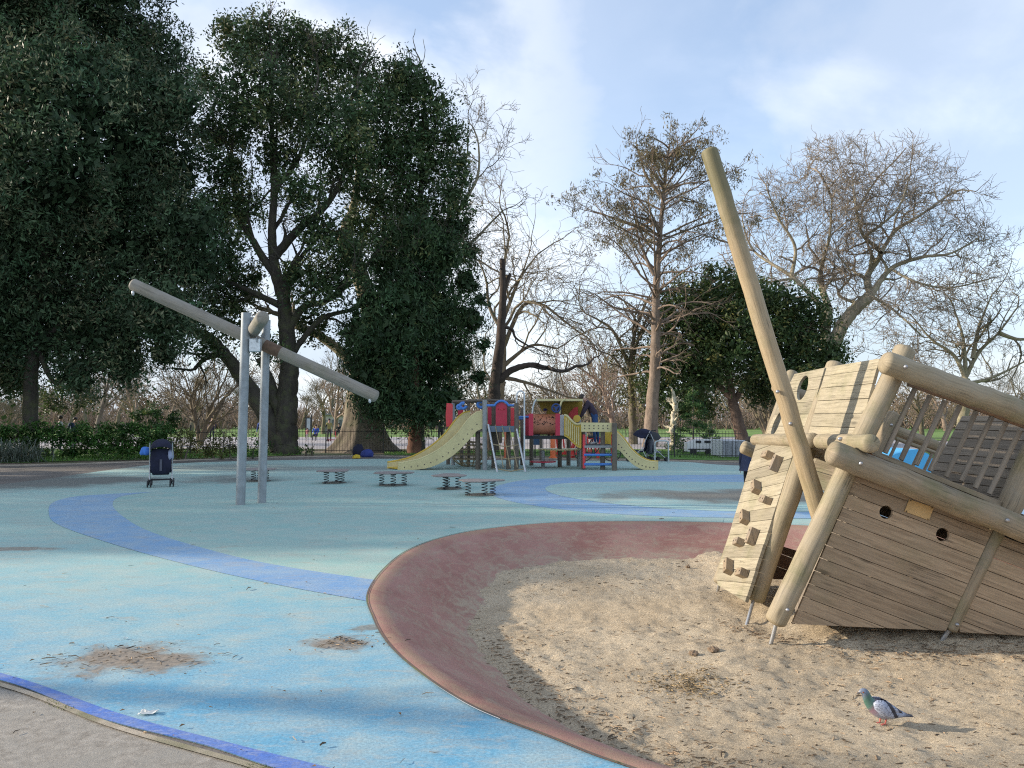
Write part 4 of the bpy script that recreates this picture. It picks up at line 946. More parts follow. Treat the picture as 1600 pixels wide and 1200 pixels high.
# red panels and blue rails
def arch(x0, x1, y0, y1, n=10):
    cx = (x0 + x1) / 2; r = (x1 - x0) / 2; return [(x0, y1)] + [(cx - r * math.cos(PI * k / n), y0 + r * (1 - math.sin(PI * k / n)) * .9) for k in range(n + 1)] + [(x1, y1)]
ext('red_panel', [C5(x, y, Zt - .02) for x, y in arch(582, 641, 162, 286)], .03, M_red_, label='arched red face panel')
mb = MB(); mb.tube([C5(x, y, Zt - .06) for x, y in ((532, 178), (560, 178), (576, 178), (584, 166), (598, 157), (612, 154), (626, 157), (640, 166), (648, 178), (664, 178), (690, 178))], .035, 8); mb.build('blue_rail', M_blue, tw, True)
mb = MB(); 
for k in range(9):
    a = PI * k / 8; p = C5(611 - 17 * math.cos(a), 195 + 6 * math.sin(a) * (1 if k % 2 else .7), Zt - .03); mb.box(p, (.05, .01, .025))
mb.build('face_mark', M_redb, tw)
ext('red_panel', [C5(x, y, 24.4) for x, y in ((326, 166), (352, 168), (358, 175), (356, 286), (350, 290), (324, 288), (321, 230))], .04, M_redb, label='bright red outer panel at the far left')
ext('red_panel', [C5(x, y, 25.2) for x, y in ((384, 185), (412, 180), (410, 285), (388, 282))], .04, M_red_)
ext('red_panel', [C5(x, y, 26.3) for x, y in ((540, 188), (565, 188), (565, 278), (542, 278))], .04, M_red_)
ext('red_panel', [C5(x, y, 26.0) for x, y in ((655, 190), (682, 190), (682, 285), (655, 285))], .04, M_redb)
ext('red_panel', [C5(x, y, 24.6) for x, y in ((733, 228), (764, 224), (766, 336), (734, 334))], .04, M_red_)
mb = MB(); mb.tube([C5(700, 240, 24.6), C5(760, 238, 24.6)], .04, 8); mb.tube([C5(700, 248, 24.6), C5(730, 248, 24.6)], .03, 8); mb.build('blue_rail', M_blue, tw, True)
for (x, y, r) in ((505, 174, 17), (412, 180, 16), (392, 187, 10)):
    mb = MB(); pts = [C5(x + r * math.cos(a) * (1 if k < 9 else .8), y + r * math.sin(a) * .9, 24.0) for k, a in enumerate([i * 2 * PI / 12 for i in range(11)])]; mb.tube(pts, .05, 8); mb.build('blue_swirl', M_blue, tw, True)
# beams of the open roof
for (a, b_, Za, Zb) in (((358, 158), (548, 150), 24.4, 23.7), ((362, 166), (520, 156), 26.2, 26.2), ((548, 150), (690, 160), 26.2, 26.2), ((358, 158), (372, 160), 24.4, 26.2), ((440, 160), (525, 154), 26.8, 23.7)):
    mb = MB(); mb.tube([C5(*a, Za), C5(*b_, Zb)], .04, 8); mb.build('roof_beam', M_gp, tw, True)
# sloping poles, rungs and hoop pole
g1, g2 = G(777, 738), G(821, 738); h1, h2 = C5(543, 278, 23.5), C5(687, 283, 23.5)
for a, b_ in ((h1, g1), (h2, g2)): mb = MB(); mb.tube([a, b_], .033, 8); mb.build('sloping_pole', M_rail, tw, True)
for t_ in (.42, .68, .93):
    mb = MB(); a, b_ = h1.lerp(g1, t_), h2.lerp(g2, t_); mb.tube([a, a.lerp(b_, .5) - Vector((0, 0, .07)), b_], .018, 6); mb.build('rope_rung', M_rope, tw, True)
for k in range(3):
    mb = MB(); a, b_ = h1.lerp(h2, .25 + .25 * k), g1.lerp(g2, .25 + .25 * k); mb.tube([a, a.lerp(b_, .9)], .014, 6); mb.build('climbing_rope', M_rope, tw, True)
hp = [G(819.3, 737)]; Zh = hp[0].y; hp += [C5(731, 200, Zh)] + [C5(711 + 20 * math.cos(a), 125 - 22 * math.sin(a), Zh) for a in [PI * k / 8 for k in range(9)]] + [C5(690, 165, Zh)]
mb = MB(); mb.tube(hp, .024, 8); mb.build('fireman_pole', M_white, tw, True)
# crawl net bag under the left platform
mb = MB(); cx, cy, cz = C5(450, 432, 25.4); 
for k in range(7):
    a = PI * k / 7; mb.tube([(cx + .62 * math.cos(a) * math.sin(t), cy + .5 * math.sin(a) * math.sin(t), cz - .42 * math.cos(t)) for t in [PI * j / 12 + .001 for j in range(13)]] , .014, 5)
    mb.tube([(cx - .62 * math.cos(a) * math.sin(t), cy - .5 * math.sin(a) * math.sin(t), cz - .42 * math.cos(t)) for t in [PI * j / 12 + .001 for j in range(13)]], .014, 5)
for k in range(1, 8):
    t = PI * k / 8; mb.tube([(cx + .62 * math.sin(t) * math.cos(a), cy + .5 * math.sin(t) * math.sin(a), cz - .42 * math.cos(t)) for a in [2 * PI * j / 16 for j in range(17)]], .014, 5)
mb.build('rope_net', M_rope, tw, True)
# barrel tunnel
a, b_ = C5(762, 277, 24.1), C5(912, 277, 24.1); R_ = 54 / 3.3333 * 24.1 / F; cz = a.z
b_.z = cz
M = Matrix.Translation(a) @ Vector((1, 0, 0)).to_track_quat('Z', 'Y').to_matrix().to_4x4(); L_ = b_.x - a.x
mb = MB(); prof = [(R_ * .97, 0), (R_ * 1.02, .04)] + [(R_ * (1.0 + (.012 if k % 2 else 0)), .08 + (L_ - .16) * k / 12) for k in range(13)] + [(R_ * 1.02, L_ - .04), (R_ * .97, L_)]
mb.lathe(prof, M, 32); barrel = mb.build('barrel_tunnel', M_sal, tw, True)
mb = MB(); random.seed(4)
for k in range(46):
    x = a.x + .1 + random.random() * (L_ - .25); th = math.radians(random.uniform(-5, 48)); p = Vector((x, a.y - (R_ + .012) * math.cos(th), cz + (R_ + .012) * math.sin(th))); n = Vector((0, -math.cos(th), math.sin(th)))
    mb.lathe([(.014, -.006), (.014, .004)], Matrix.Translation(p) @ n.to_track_quat('Z', 'Y').to_matrix().to_4x4(), 8)
mb.build('peep_hole', M_dark, barrel)
for x in (766, 906):
    p = C5(x, 277, 23.42 + .0); w_ = .14; ext('red_flange', [Vector((p.x - w_ / 2, 23.50, cz + R_ * 1.03)), Vector((p.x + w_ / 2, 23.50, cz + R_ * 1.03)), Vector((p.x + w_ / 2, 23.50, cz - R_ * 1.03)), Vector((p.x - w_ / 2, 23.50, cz - R_ * 1.03))], 1.25 if False else .06, M_red_)
# canopy, its edge, steering wheel
cp = [(786, 146), (1032, 143), (1034, 160), (1030, 228), (965, 226), (905, 222), (850, 224), (822, 205), (812, 180), (800, 160)]
can = ext('canopy', [C5(x, y, 25.0) for x, y in cp], .05, M_olive)
mb = MB(); n = 8; vs = []
for Zc in (23.6, 25.05):
    for i in range(n + 1): p = C5(784 + (1036 - 784) * i / n, 143.5 + 1.6 * abs(i - n / 2) / n, 23.6); vs.append(Vector((p.x, Zc, p.z)))
vs += [v - Vector((0, 0, .06)) for v in vs]; k = n + 1
mb.add(vs, [(i, i + 1, k + i + 1, k + i) for i in range(n)] + [(2 * k + i, 3 * k + i, 3 * k + i + 1, 2 * k + i + 1) for i in range(n)] + [(i, 2 * k + i, 2 * k + i + 1, i + 1) for i in range(n)] + [(k + i, k + i + 1, 3 * k + i + 1, 3 * k + i) for i in range(n)] + [(0, k, 3 * k, 2 * k), (n, 2 * k + n, 3 * k + n, k + n)])
mb.build('canopy_roof', M_cream, can)
mb = MB(); mb.tube([C5(x, y, 23.6) for x, y in ((772, 222), (775, 190), (784, 160), (794, 146))], .03, 8); mb.build('canopy_hoop', M_rail, can, True)
mb = MB(); mb.tube([C5(x, y, 23.55) for x, y in ((914, 222), (917, 180), (926, 156), (944, 144))], .03, 8); mb.build('canopy_hoop', M_cream, can, True)
ext('red_panel', [C5(x, y, 24.9) for x, y in ((962, 222), (990, 190), (1010, 184), (1010, 250), (965, 250))], .04, M_redb)
wc = C5(896, 192, 23.5); mb = MB(); mb.tube([wc + Vector((.12 * math.cos(a), 0, .12 * math.sin(a))) for a in [2 * PI * k / 20 for k in range(21)]], .028, 8)
for k in range(3): a = 2 * PI * k / 3 + .5; mb.tube([wc, wc + Vector((.12 * math.cos(a), 0, .12 * math.sin(a)))], .03, 6)
mb.lathe([(.05, -.03), (.05, .03)], Matrix.Translation(wc) @ Matrix.Rotation(PI / 2, 4, 'X'), 12); mb.build('steering_wheel', M_dblue, tw, True)
# ramp sides, white panel, yellow panels
ext('white_panel', [C5(x, y, 23.75) for x, y in ((917, 228), (941, 228), (941, 335), (917, 335))], .04, M_white)
rt = lerpline([(938, 228), (952, 232), (968, 248), (985, 266), (1005, 277), (1028, 272)], 12); rb = lerpline([(938, 338), (960, 350), (975, 366), (990, 380), (1008, 396), (1028, 402)], 12)
rp_ = ext('ramp_side', [C5(x, y, 23.6) for x, y in rt] + [C5(x, y, 23.6) for x, y in rb[::-1]], .05, M_yel)
mb = MB(); mb.tube([C5(x, y, 23.6) for x, y in rt], .035, 8); mb.build('ramp_rail', M_cream, rp_, True)
for k in range(7):
    x = 948 + k * 11; mb = MB(); mb.tube([C5(x, np.interp(x, [p[0] for p in rt], [p[1] for p in rt]) + 14, 23.57), C5(x, np.interp(x, [p[0] for p in rb], [p[1] for p in rb]) - 12, 23.57)], .018, 6); mb.build('ramp_slat', M_cream, rp_, True)
ext('ramp_side', [C5(x, y, 24.7) for x, y in rt] + [C5(x, y, 24.7) for x, y in rb[::-1]], .05, M_yel)
ext('yellow_disc', [C5(1005 + 19 * math.cos(a), 247 + 19 * math.sin(a), 23.9) for a in [2 * PI * k / 20 for k in range(20)]], .05, M_yel)
ext('top_board', [C5(x, y, 23.35) for x, y in ((1027, 267), (1204, 269), (1204, 315), (1027, 315))], .06, M_cream)
mb = MB()
for k in range(14): p = C5(1045 + (k % 7) * 24, 284 + 14 * (k // 7), 23.345); mb.lathe([(.02, -.004), (.02, .002)], Matrix.Translation(p) @ Matrix.Rotation(PI / 2, 4, 'X'), 8)
mb.build('bolt', M_gp, tw)
ext('yellow_panel', [C5(x, y, 24.9) for x, y in ((1146, 318), (1196, 318), (1204, 360), (1200, 402), (1150, 402))], .05, M_yel); ext('white_panel', [C5(x, y, 24.9) for x, y in ((1046, 318), (1056, 318), (1056, 380), (1046, 380))], .04, M_white)
for x, y0, y1 in ((1042, 330, 505), (1191, 330, 490)):
    mb = MB(); b_ = G(600 + x / 3.3333, 580 + 511 / 3.3333); mb.tube([C5(x, y1, 23.55), C5(x, y0, 23.55)], .045, 10); mb.build('red_upright', M_redb, tw, True)
for y, mt in ((436, M_blue), (485, M_blue)):
    mb = MB(); mb.tube([C5(1042, y, 23.52), C5(1192, y, 23.52)], .04, 8); mb.build('ladder_rung', mt, tw, True)
ext('ladder_step', [C5(x, y, 23.5) for x, y in ((1044, 387), (1190, 387), (1190, 399), (1044, 399))], .12, M_gpl)
# little play table with seats beneath
tb = G(848.5, 731); mb = MB(); mb.lathe([(.06, 0), (.06, .55)], Matrix.Translation(tb), 12); tbl = mb.build('table_pillar', M_gpl, tw, True)
mb = MB(); mb.lathe([(.75, .56), (.75, .60)], Matrix.Translation(tb + Vector((.6, .3, 0))) @ Matrix.Scale(.7, 4, (0, 1, 0)), 24); mb.build('table_top', M_cream, tbl)
mb = MB(); mb.lathe([(.42, .18), (.42, .22)], Matrix.Translation(tb), 20); mb.build('round_seat', M_red_, tbl)
tw_children = None
# man bent over the ladder end, child in the tunnel
P0 = C5(1093, 384, 24.15)
def rel(dx, dy, dz): return (dx, dy, dz)
man = person('man in a dark jumper and blue jeans bending forward on the tower platform', (P0.x, 24.2, P0.z), (.045, .03, .05), (.03, .075, .20), 0,
    dict(pelvis=(.05, 0, .86), waist=(.02, 0, 1.02), chest=(-.10, 0, 1.25), neck=(-.24, 0, 1.40), head=(-.34, 0, 1.45), crown=(-.41, 0, 1.50), nose=(-.41, 0, 1.38), shL=(-.18, -.18, 1.31), elL=(-.32, -.19, 1.06), wrL=(-.43, -.12, .84), shR=(-.18, .18, 1.31), elR=(-.30, .19, 1.06), wrR=(-.42, .12, .84),
         hipL=(.03, -.09, .82), knL=(.0, -.10, .45), anL=(.04, -.10, .08), toeL=(-.12, -.12, .04), hipR=(.05, .09, .82), knR=(.13, .10, .46), anR=(.15, .10, .08), toeR=(.0, .12, .04)), 1.0, (.6, .6, .6), 1.5)
SIT = dict(pelvis=(0, .1, .45), waist=(0, .12, .60), chest=(0, .10, .82), neck=(0, .08, .99), head=(0, .04, 1.10), crown=(0, .05, 1.19), nose=(0, -.04, 1.09), shL=(.175, .1, .92), elL=(.24, .02, .68), wrL=(.16, -.2, .62), shR=(-.175, .1, .92), elR=(-.24, .02, .68), wrR=(-.16, -.2, .62),
           hipL=(.09, .06, .42), knL=(.12, -.36, .46), anL=(.12, -.38, .09), toeL=(.12, -.52, .04), hipR=(-.09, .06, .42), knR=(-.12, -.36, .46), anR=(-.12, -.38, .09), toeR=(-.12, -.52, .04))
cp_ = C5(842, 338, 25.2)
person('child in a navy hat peeping over the barrel tunnel', (cp_.x, 25.0, cp_.z), (.08, .05, .15), (.05, .06, .1), .5, SIT, .72, hat=(.03, .03, .14), hair=None)
# ------------------------------------------------------------------ pushchairs
M_navy = simple('navy_fabric', (.014, .016, .04), .9, 0, .45, 5, bmp=1.0); M_alu = simple('white_frame', (.55, .55, .56), .4, .4, .05, 9); M_tyre = simple('tyre', (.03, .03, .032), .8, 0, .2, 20)
def wheel(parent, c, r, w_, ax=(1, 0, 0)):
    M = Matrix.Translation(Vector(c)) @ Vector(ax).to_track_quat('Z', 'Y').to_matrix().to_4x4(); mb = MB(); mb.lathe([(r * .72, -w_ / 2), (r * .94, -w_ / 2), (r, -w_ / 4), (r, w_ / 4), (r * .94, w_ / 2), (r * .72, w_ / 2)], M, 20); t = mb.build('wheel', M_tyre, parent, True)
    mb = MB(); mb.lathe([(r * .7, -w_ * .35), (r * .7, w_ * .35)], M, 12); mb.build('rim', simple('grey_rim', (.16, .16, .17), .5), t); return t
def soft(name, vs, fs, mat, parent, th=.012, sub=2):
    mb = MB(); mb.add(vs, fs); o = mb.build(name, mat, parent, True); o.modifiers.clear(); s_ = o.modifiers.new('s', 'SOLIDIFY'); s_.thickness = th; q = o.modifiers.new('q', 'SUBSURF'); q.levels = q.render_levels = sub; return o
def stroller(label, loc, yaw, scale=1.0, hood=M_navy, seat=M_navy):
    t = thing('pushchair', label, 'pushchair', (0, 0, 0)); W2 = .235
    for s in (-1, 1):      # frame: rear leg, front leg, push bar
        mb = MB(); mb.tube([(s * W2, -.28, .09), (s * W2, -.12, .42), (s * W2, -.26, .78), (s * W2, -.38, 1.00), (s * W2 * .95, -.40, 1.03)], .0125, 8); mb.build('push_tube', M_alu, t, True)
        mb = MB(); mb.tube([(s * W2, -.12, .42), (s * W2, .32, .10)], .0125, 8); mb.build('front_tube', M_alu, t, True)
        mb = MB(); mb.tube([(s * W2 * .95, -.39, 1.015), (s * W2 * .95, -.50, 1.03)], .019, 8); mb.build('handle', M_black, t, True)
        for y in (-.30, .34):
            for dx in (-.034, .034): wheel(t, (s * W2 + dx, y, .078), .078, .028)
            mb = MB(); mb.tube([(s * W2, y, .18), (s * W2, y, .078)], .012, 6); mb.tube([(s * W2 - .045, y, .078), (s * W2 + .045, y, .078)], .010, 6); mb.build('wheel_fork', M_black, t, True)
    mb = MB(); mb.tube([(-W2, -.27, .16), (W2, -.27, .16)], .011, 8); mb.build('cross_bar', M_black, t, True); mb = MB(); mb.tube([(-W2, .28, .14), (W2, .28, .14)], .011, 8); mb.build('cross_bar', M_black, t, True)
    mb = MB()
    g = [[(x * W2 * (.98 if r < 4 else .92), y + .04 * (1 - x * x) * -1, z) for x in (-1, -.5, 0, .5, 1)] for r, (y, z) in enumerate(((.18, .36), (.0, .30), (-.13, .30), (-.22, .50), (-.26, .72), (-.22, .88)))]
    vs = [p for r in g for p in r]; soft('seat', vs, [(r * 5 + k, r * 5 + k + 1, r * 5 + k + 6, r * 5 + k + 5) for r in range(5) for k in range(4)], seat, t, .03)
    vs = []; nA, nB = 7, 7
    for i in range(nA):
        a = math.radians(-62 + 130 * i / (nA - 1))
        for k in range(nB):
            b_ = PI * k / (nB - 1); rr = .34; x = -W2 * 1.06 * math.cos(b_); h_ = math.sin(b_) ** .65 * rr; vs.append((x, -.12 + math.sin(a) * (h_ + .02) * 1.05, .76 + math.cos(a) * h_ * 1.0))
    soft('hood', vs, [(i * nB + k, (i + 1) * nB + k, (i + 1) * nB + k + 1, i * nB + k + 1) for i in range(nA - 1) for k in range(nB - 1)], hood, t, .01)
    vs = [(x * W2 * tp, -.26 + y, z) for (y, z, tp) in ((.02, .76, 1.04), (-.06, .54, .98), (-.05, .40, .86), (.0, .29, .80), (.12, .27, .78)) for x in (-.98, -.4, .4, .98)]
    soft('rear_basket', vs, [(r * 4 + k, r * 4 + k + 1, r * 4 + k + 5, r * 4 + k + 4) for r in range(4) for k in range(3)], seat, t, .01)
    mb = MB(); mb.box((0, -.335, .50), (.05, .012, .26)); mb.build('strap', simple('grey_strap', (.10, .10, .13), .8), t)
    t.location = loc; t.rotation_euler = (0, 0, yaw); t.scale = (scale,) * 3; return t
p = G(245, 761); st1 = stroller('dark navy pushchair seen from behind, standing alone on the rubber left of the steel posts', (p.x, p.y + .2, .006), math.radians(23), 1.0)
M_bagb = simple('blue_bag_cloth', (.06, .20, .62), .8, 0, .3, 9, bmp=.4)
def bag(name, label, c, s_, mat, cat='bag', parent=None, seed=0):
    b2 = bmesh.new(); bmesh.ops.create_icosphere(b2, subdivisions=3, radius=1)
    for v in b2.verts:
        d = 1 + .22 * mn.noise(v.co * 1.8 + Vector((seed, 0, 0))); v.co = Vector((v.co.x * s_[0], v.co.y * s_[1], max(v.co.z, -.6) * s_[2])) * d
    me = bpy.data.meshes.new(name); b2.to_mesh(me); me.materials.append(mat); 
    for q in me.polygons: q.use_smooth = True
    o = bpy.data.objects.new(name, me); COL.objects.link(o); o.location = c
    return tag(o, label, cat)
bag('blue_bag', 'bright blue bag hanging at the left side of the lone navy pushchair', (p.x - .30, p.y + .05, .80), (.12, .11, .12), M_bagb, seed=2)
bag('pale_bag', 'pale grey bag hanging at the right side of the lone navy pushchair', (p.x + .27, p.y + .08, .72), (.05, .10, .17), simple('pale_bag', (.30, .33, .45), .8), seed=5)
p = G(1000, 721); stroller('dark blue pushchair parked side on behind the right slide', (p.x, p.y, .006), math.radians(70), 1.1)
p = G(1019, 721); stroller('grey pushchair with a black hood parked beside the cycle hoop', (p.x + .1, p.y, .006), math.radians(-60), 1.0, M_black, simple('grey_fabric', (.14, .15, .18), .9))
# heap of bags by the stump
for k, (px, py, s_, mt, lb) in enumerate(((560, 712, (.24, .2, .32), M_navy, 'navy rucksack standing at the foot of the stump'), (573, 713, (.28, .2, .2), simple('blue_sack', (.03, .05, .22), .8), 'dark blue bag right of the navy rucksack by the stump'), (557, 715.5, (.16, .12, .10), simple('yellow_toy', (.6, .42, .03), .5), 'small yellow bag in front of the navy rucksack'))):
    q = G(px, py + 1); bag('rucksack' if k == 0 else 'bag', lb, (q.x, q.y, s_[2] * .6), s_, mt, seed=k * 3)
# cycle stand and bicycle
M_hoop = simple('galvanised_hoop', (.45, .50, .50), .4, .5, .1, 9)
q = G(1025.5, 723); mb = MB(); Zc = q.y; w_ = 19 / F * Zc; hh = .78
mb.tube([(q.x - .05, Zc, 0), (q.x - .05, Zc, hh - .12), (q.x - .01, Zc, hh - .03), (q.x + .08, Zc, hh), (q.x + w_ - .1, Zc, hh), (q.x + w_ - .02, Zc, hh - .03), (q.x + w_, Zc, hh - .12), (q.x + w_, Zc, 0)], .028, 10)
tag(mb.build('cycle_hoop', M_hoop, None, True, (q.x, Zc, 0)), 'steel cycle hoop on the path edge beside the grey pushchair', 'cycle stand')
q = G(934, 721); bk_ = thing('bicycle', 'dark bicycle parked behind the ladder end of the tower', 'bicycle', (q.x, q.y, 0)); o_ = Vector((q.x, q.y, 0))
for dx in (-.52, .52):
    c = o_ + Vector((dx, 0, .34)); mb = MB(); mb.tube([c + Vector((.33 * math.cos(a), 0, .33 * math.sin(a))) for a in [2 * PI * k / 24 for k in range(25)]], .02, 6); wh = mb.build('wheel', M_tyre, bk_, True)
    mb = MB(); [mb.tube([c, c + Vector((.32 * math.cos(a), 0, .32 * math.sin(a)))], .004, 4) for a in [2 * PI * k / 12 for k in range(12)]]; mb.build('spokes', M_rail, wh)
mb = MB(); fr = dict(b=(-.10, .30), s=(-.20, .82), h=(.36, .84), f=(.52, .34), r=(-.52, .34))
for a, b_ in ('bs', 'bh', 'sh', 'hf', 'br', 'sr'): mb.tube([o_ + Vector((fr[a][0], 0, fr[a][1])), o_ + Vector((fr[b_][0], 0, fr[b_][1]))], .018, 8)
mb.build('frame', M_black, bk_, True); mb = MB(); mb.tube([o_ + Vector((.36, 0, .84)), o_ + Vector((.33, 0, .98))], .016, 6); mb.tube([o_ + Vector((.34, -.26, .99)), o_ + Vector((.34, .26, .99))], .014, 6); mb.build('handlebar', M_rail, bk_, True)
mb = MB(); mb.tube([o_ + Vector((-.34, 0, .90)), o_ + Vector((-.12, 0, .90))], [.07, .03], 8); mb.build('saddle', M_black, bk_, True)
# people beyond the fence and behind the ship
q = G(1172, 782); person('child in a navy coat and black trousers, half hidden behind the climbing wall', (q.x, q.y, 0), (.015, .02, .05), (.012, .012, .016), PI * .9, dict(anL=(.09, .12, .09), toeL=(.1, -.05, .04), anR=(-.09, -.12, .09), toeR=(-.1, -.29, .04)), .70, bulk=1.3, coat=((.02, .03, .075), .12))
def far_person(px, pyfeet, label, top, leg, sc_=1.0, pose=None, yaw=0, **k): q = G(px, pyfeet); return person(label, (q.x, q.y, 0), top, leg, yaw, pose, sc_, **k)
far_person(94, 705, 'dark haired person in a white coat beyond the hedge under the tree', (.55, .56, .6), (.05, .06, .1), 1.0, None, PI * .6, hair='long')
far_person(113, 706, 'person in dark blue leaning back beyond the hedge, right of the white coat', (.03, .05, .12), (.08, .12, .24), .97, dict(chest=(.06, .01, 1.28), neck=(.1, .01, 1.44), head=(.12, -.01, 1.55), crown=(.14, 0, 1.64), nose=(.11, -.09, 1.55)), PI * .4)
far_person(331, 691, 'person in dark clothes walking alone beyond the shrubs', (.06, .04, .07), (.03, .03, .05), 1.0)
far_person(408, 700, 'person in blue beyond the shrubs beside the steel post', (.05, .10, .35), (.04, .04, .06), .95)
far_person(493, 689, 'person in bright blue crouching low on the pale plaza', (.03, .10, .50), (.02, .02, .04), .95, dict(SIT, **{}), 0)
far_person(514, 690, 'person in khaki top standing on the pale plaza', (.30, .28, .10), (.05, .045, .05), .92, None, .4)
far_person(529, 681, 'person in black far off by the pale low building', (.02, .02, .03), (.02, .02, .03), .95, SIT)
far_person(480, 690, 'small child in pink beside the crouching blue figure', (.55, .22, .24), (.5, .45, .45), .55)
far_person(688, 694, 'person in dark clothes standing far behind the tower, seen left of its red panel', (.03, .03, .04), (.02, .02, .03), 1.0)
# toy scooter on the plaza
q = G(519, 690); ts = thing('toy_scooter', 'small red toy scooter on the plaza by the khaki figure', 'scooter', (q.x, q.y, 0)); 
mb = MB(); mb.box((q.x, q.y, .12), (.6, .14, .05)); mb.build('deck', M_redb, ts); mb = MB(); mb.tube([(q.x + .28, q.y, .1), (q.x + .2, q.y, .7)], .03, 8); mb.tube([(q.x + .2, q.y - .2, .7), (q.x + .2, q.y + .2, .7)], .03, 8); mb.build('handlebar', M_redb, ts)
for dx in (-.3, .3): wheel(ts, (q.x + dx, q.y, .09), .09, .05, (0, 1, 0))
# ------------------------------------------------------------------ railings
M_iron = simple('black_iron', (.045, .048, .046), .6, .3, .2, 9)
fl = [(-260, 717), (-60, 716), (60, 714.5), (200, 713), (330, 711), (430, 709), (500, 708), (600, 708), (720, 709), (850, 711), (1000, 714), (1160, 717)]
FL = catmull([(G(*p_).x, G(*p_).y, 0) for p_ in fl], False, 6); Lc = [0]
for i in range(1, len(FL)): Lc.append(Lc[-1] + (FL[i] - FL[i - 1]).length)
def fpt(s): return Vector((np.interp(s, Lc, [p_.x for p_ in FL]), np.interp(s, Lc, [p_.y for p_ in FL]), 0))
def fence(name, label, s0, s1, bay=2.75, h=1.12, mat=M_iron):
    o0 = fpt((s0 + s1) / 2); t = thing(name, label, 'fence', o0); n = max(1, round((s1 - s0) / bay))
    for k in range(n):
        a, b_ = fpt(s0 + (s1 - s0) * k / n), fpt(s0 + (s1 - s0) * (k + 1) / n); mb = MB(); d = b_ - a; nn = int(d.length / .125)
        for z in (.12, h - .14): mb.tube([a + Vector((0, 0, z)), b_ + Vector((0, 0, z))], .012, 4)
        for i in range(1, nn): q_ = a.lerp(b_, i / nn); mb.tube([q_ + Vector((0, 0, .03)), q_ + Vector((0, 0, h - .02))], .0075, 4); 
        mb.build('picket_panel', mat, t)
        mb = MB(); mb.box(a + Vector((0, 0, (h + .1) / 2)), (.045, .045, h + .1)); mb.lathe([(.045, 0), (.05, .04), (.01, .09)], Matrix.Translation(a + Vector((0, 0, h + .1))), 8); mb.build('post', mat, t)
    return t
Ls = Lc[-1]
sA = min(range(400), key=lambda k: abs(fpt(Ls * k / 400).x - G(410, 710).x)) / 400 * Ls
fence('railing_fence', 'black iron railings behind the hedge and shrubs on the left', 0, sA - .5); fence('railing_fence', 'black iron railings running from the forked tree past the tower to the right', sA, Ls)
# things by the far path
q = G(864, 716.5); mb = MB(); mb.lathe([(.16, 0), (.17, .05), (.11, .08), (.10, 1.0), (.04, 1.1)], Matrix.Translation(q), 12); tag(mb.build('bollard', simple('orange_plastic', (.75, .17, .05), .5), None, True, q), 'orange bollard behind the play table, left of the red barriers', 'bollard')
q = G(791, 717); mb = MB(); mb.lathe([(.11, 0), (.12, .05), (.09, .08), (.085, 1.12), (.03, 1.2)], Matrix.Translation(q), 12); tag(mb.build('bollard', simple('rust_orange', (.50, .13, .05), .6), None, True, q), 'rusty orange bollard seen behind the red arched panel tower', 'bollard')
M_bar = simple('red_plastic', (.62, .05, .04), .45)
def barrier(px, py, label):
    q = G(px, py); t = thing('plastic_barrier', label, 'barrier', (q.x, q.y, 0), 'red plastic barriers'); w_, h_ = .78, .80
    mb = MB(); 
    for z in (.16, h_): mb.box((q.x, q.y, z), (w_, .06, .10))
    for k in range(6): mb.box((q.x - w_ / 2 + .04 + k * (w_ - .08) / 5, q.y, h_ / 2 + .08), (.06, .045, h_ - .12), Matrix.Rotation(.16 if k % 2 else -.1, 3, 'Y'))
    mb.build('panel', M_bar, t); mb = MB()
    for s in (-.3, .3): mb.box((q.x + s, q.y, .04), (.10, .42, .08))
    mb.build('foot', M_bar, t)
barrier(884, 714.5, 'red plastic barrier left of the ramp, nearer the orange bollard'); barrier(903, 715, 'red plastic barrier seen under the yellow ramp'); barrier(922, 715.5, 'red plastic barrier seen through the ladder end of the tower')
q = G(836, 716); t = thing('notice_sign', 'small dark blue notice on a post behind the barrel tunnel', 'sign', (q.x, q.y, 0)); mb = MB(); mb.tube([q, q + Vector((0, 0, 1.1))], .03, 6); mb.build('post', M_iron, t); mb = MB(); mb.box(q + Vector((0, -.04, .78)), (.38, .03, .5)); mb.build('panel', simple('notice_blue', (.03, .07, .13), .4), t)
q = G(482, 684); s_ = q.y / F; t = thing('notice_board', 'tall park notice board with a pale map between two black posts', 'notice board', (q.x, q.y, 0))
for dx in (-4.2, 4.2): mb = MB(); mb.box(q + Vector((dx * s_, 0, .95)), (.09, .09, 1.9)); mb.build('post', M_iron, t)
mb = MB(); mb.box(q + Vector((0, 0, 1.15)), (7 * s_, .06, 1.1)); pb2 = mb.build('frame', M_iron, t); mb = MB(); mb.box(q + Vector((0, -.05, 1.15)), (5.6 * s_, .02, .92)); mb.build('map_sheet', simple('map_paper', (.42, .50, .52), .4, 0, .35, 2.2), pb2)
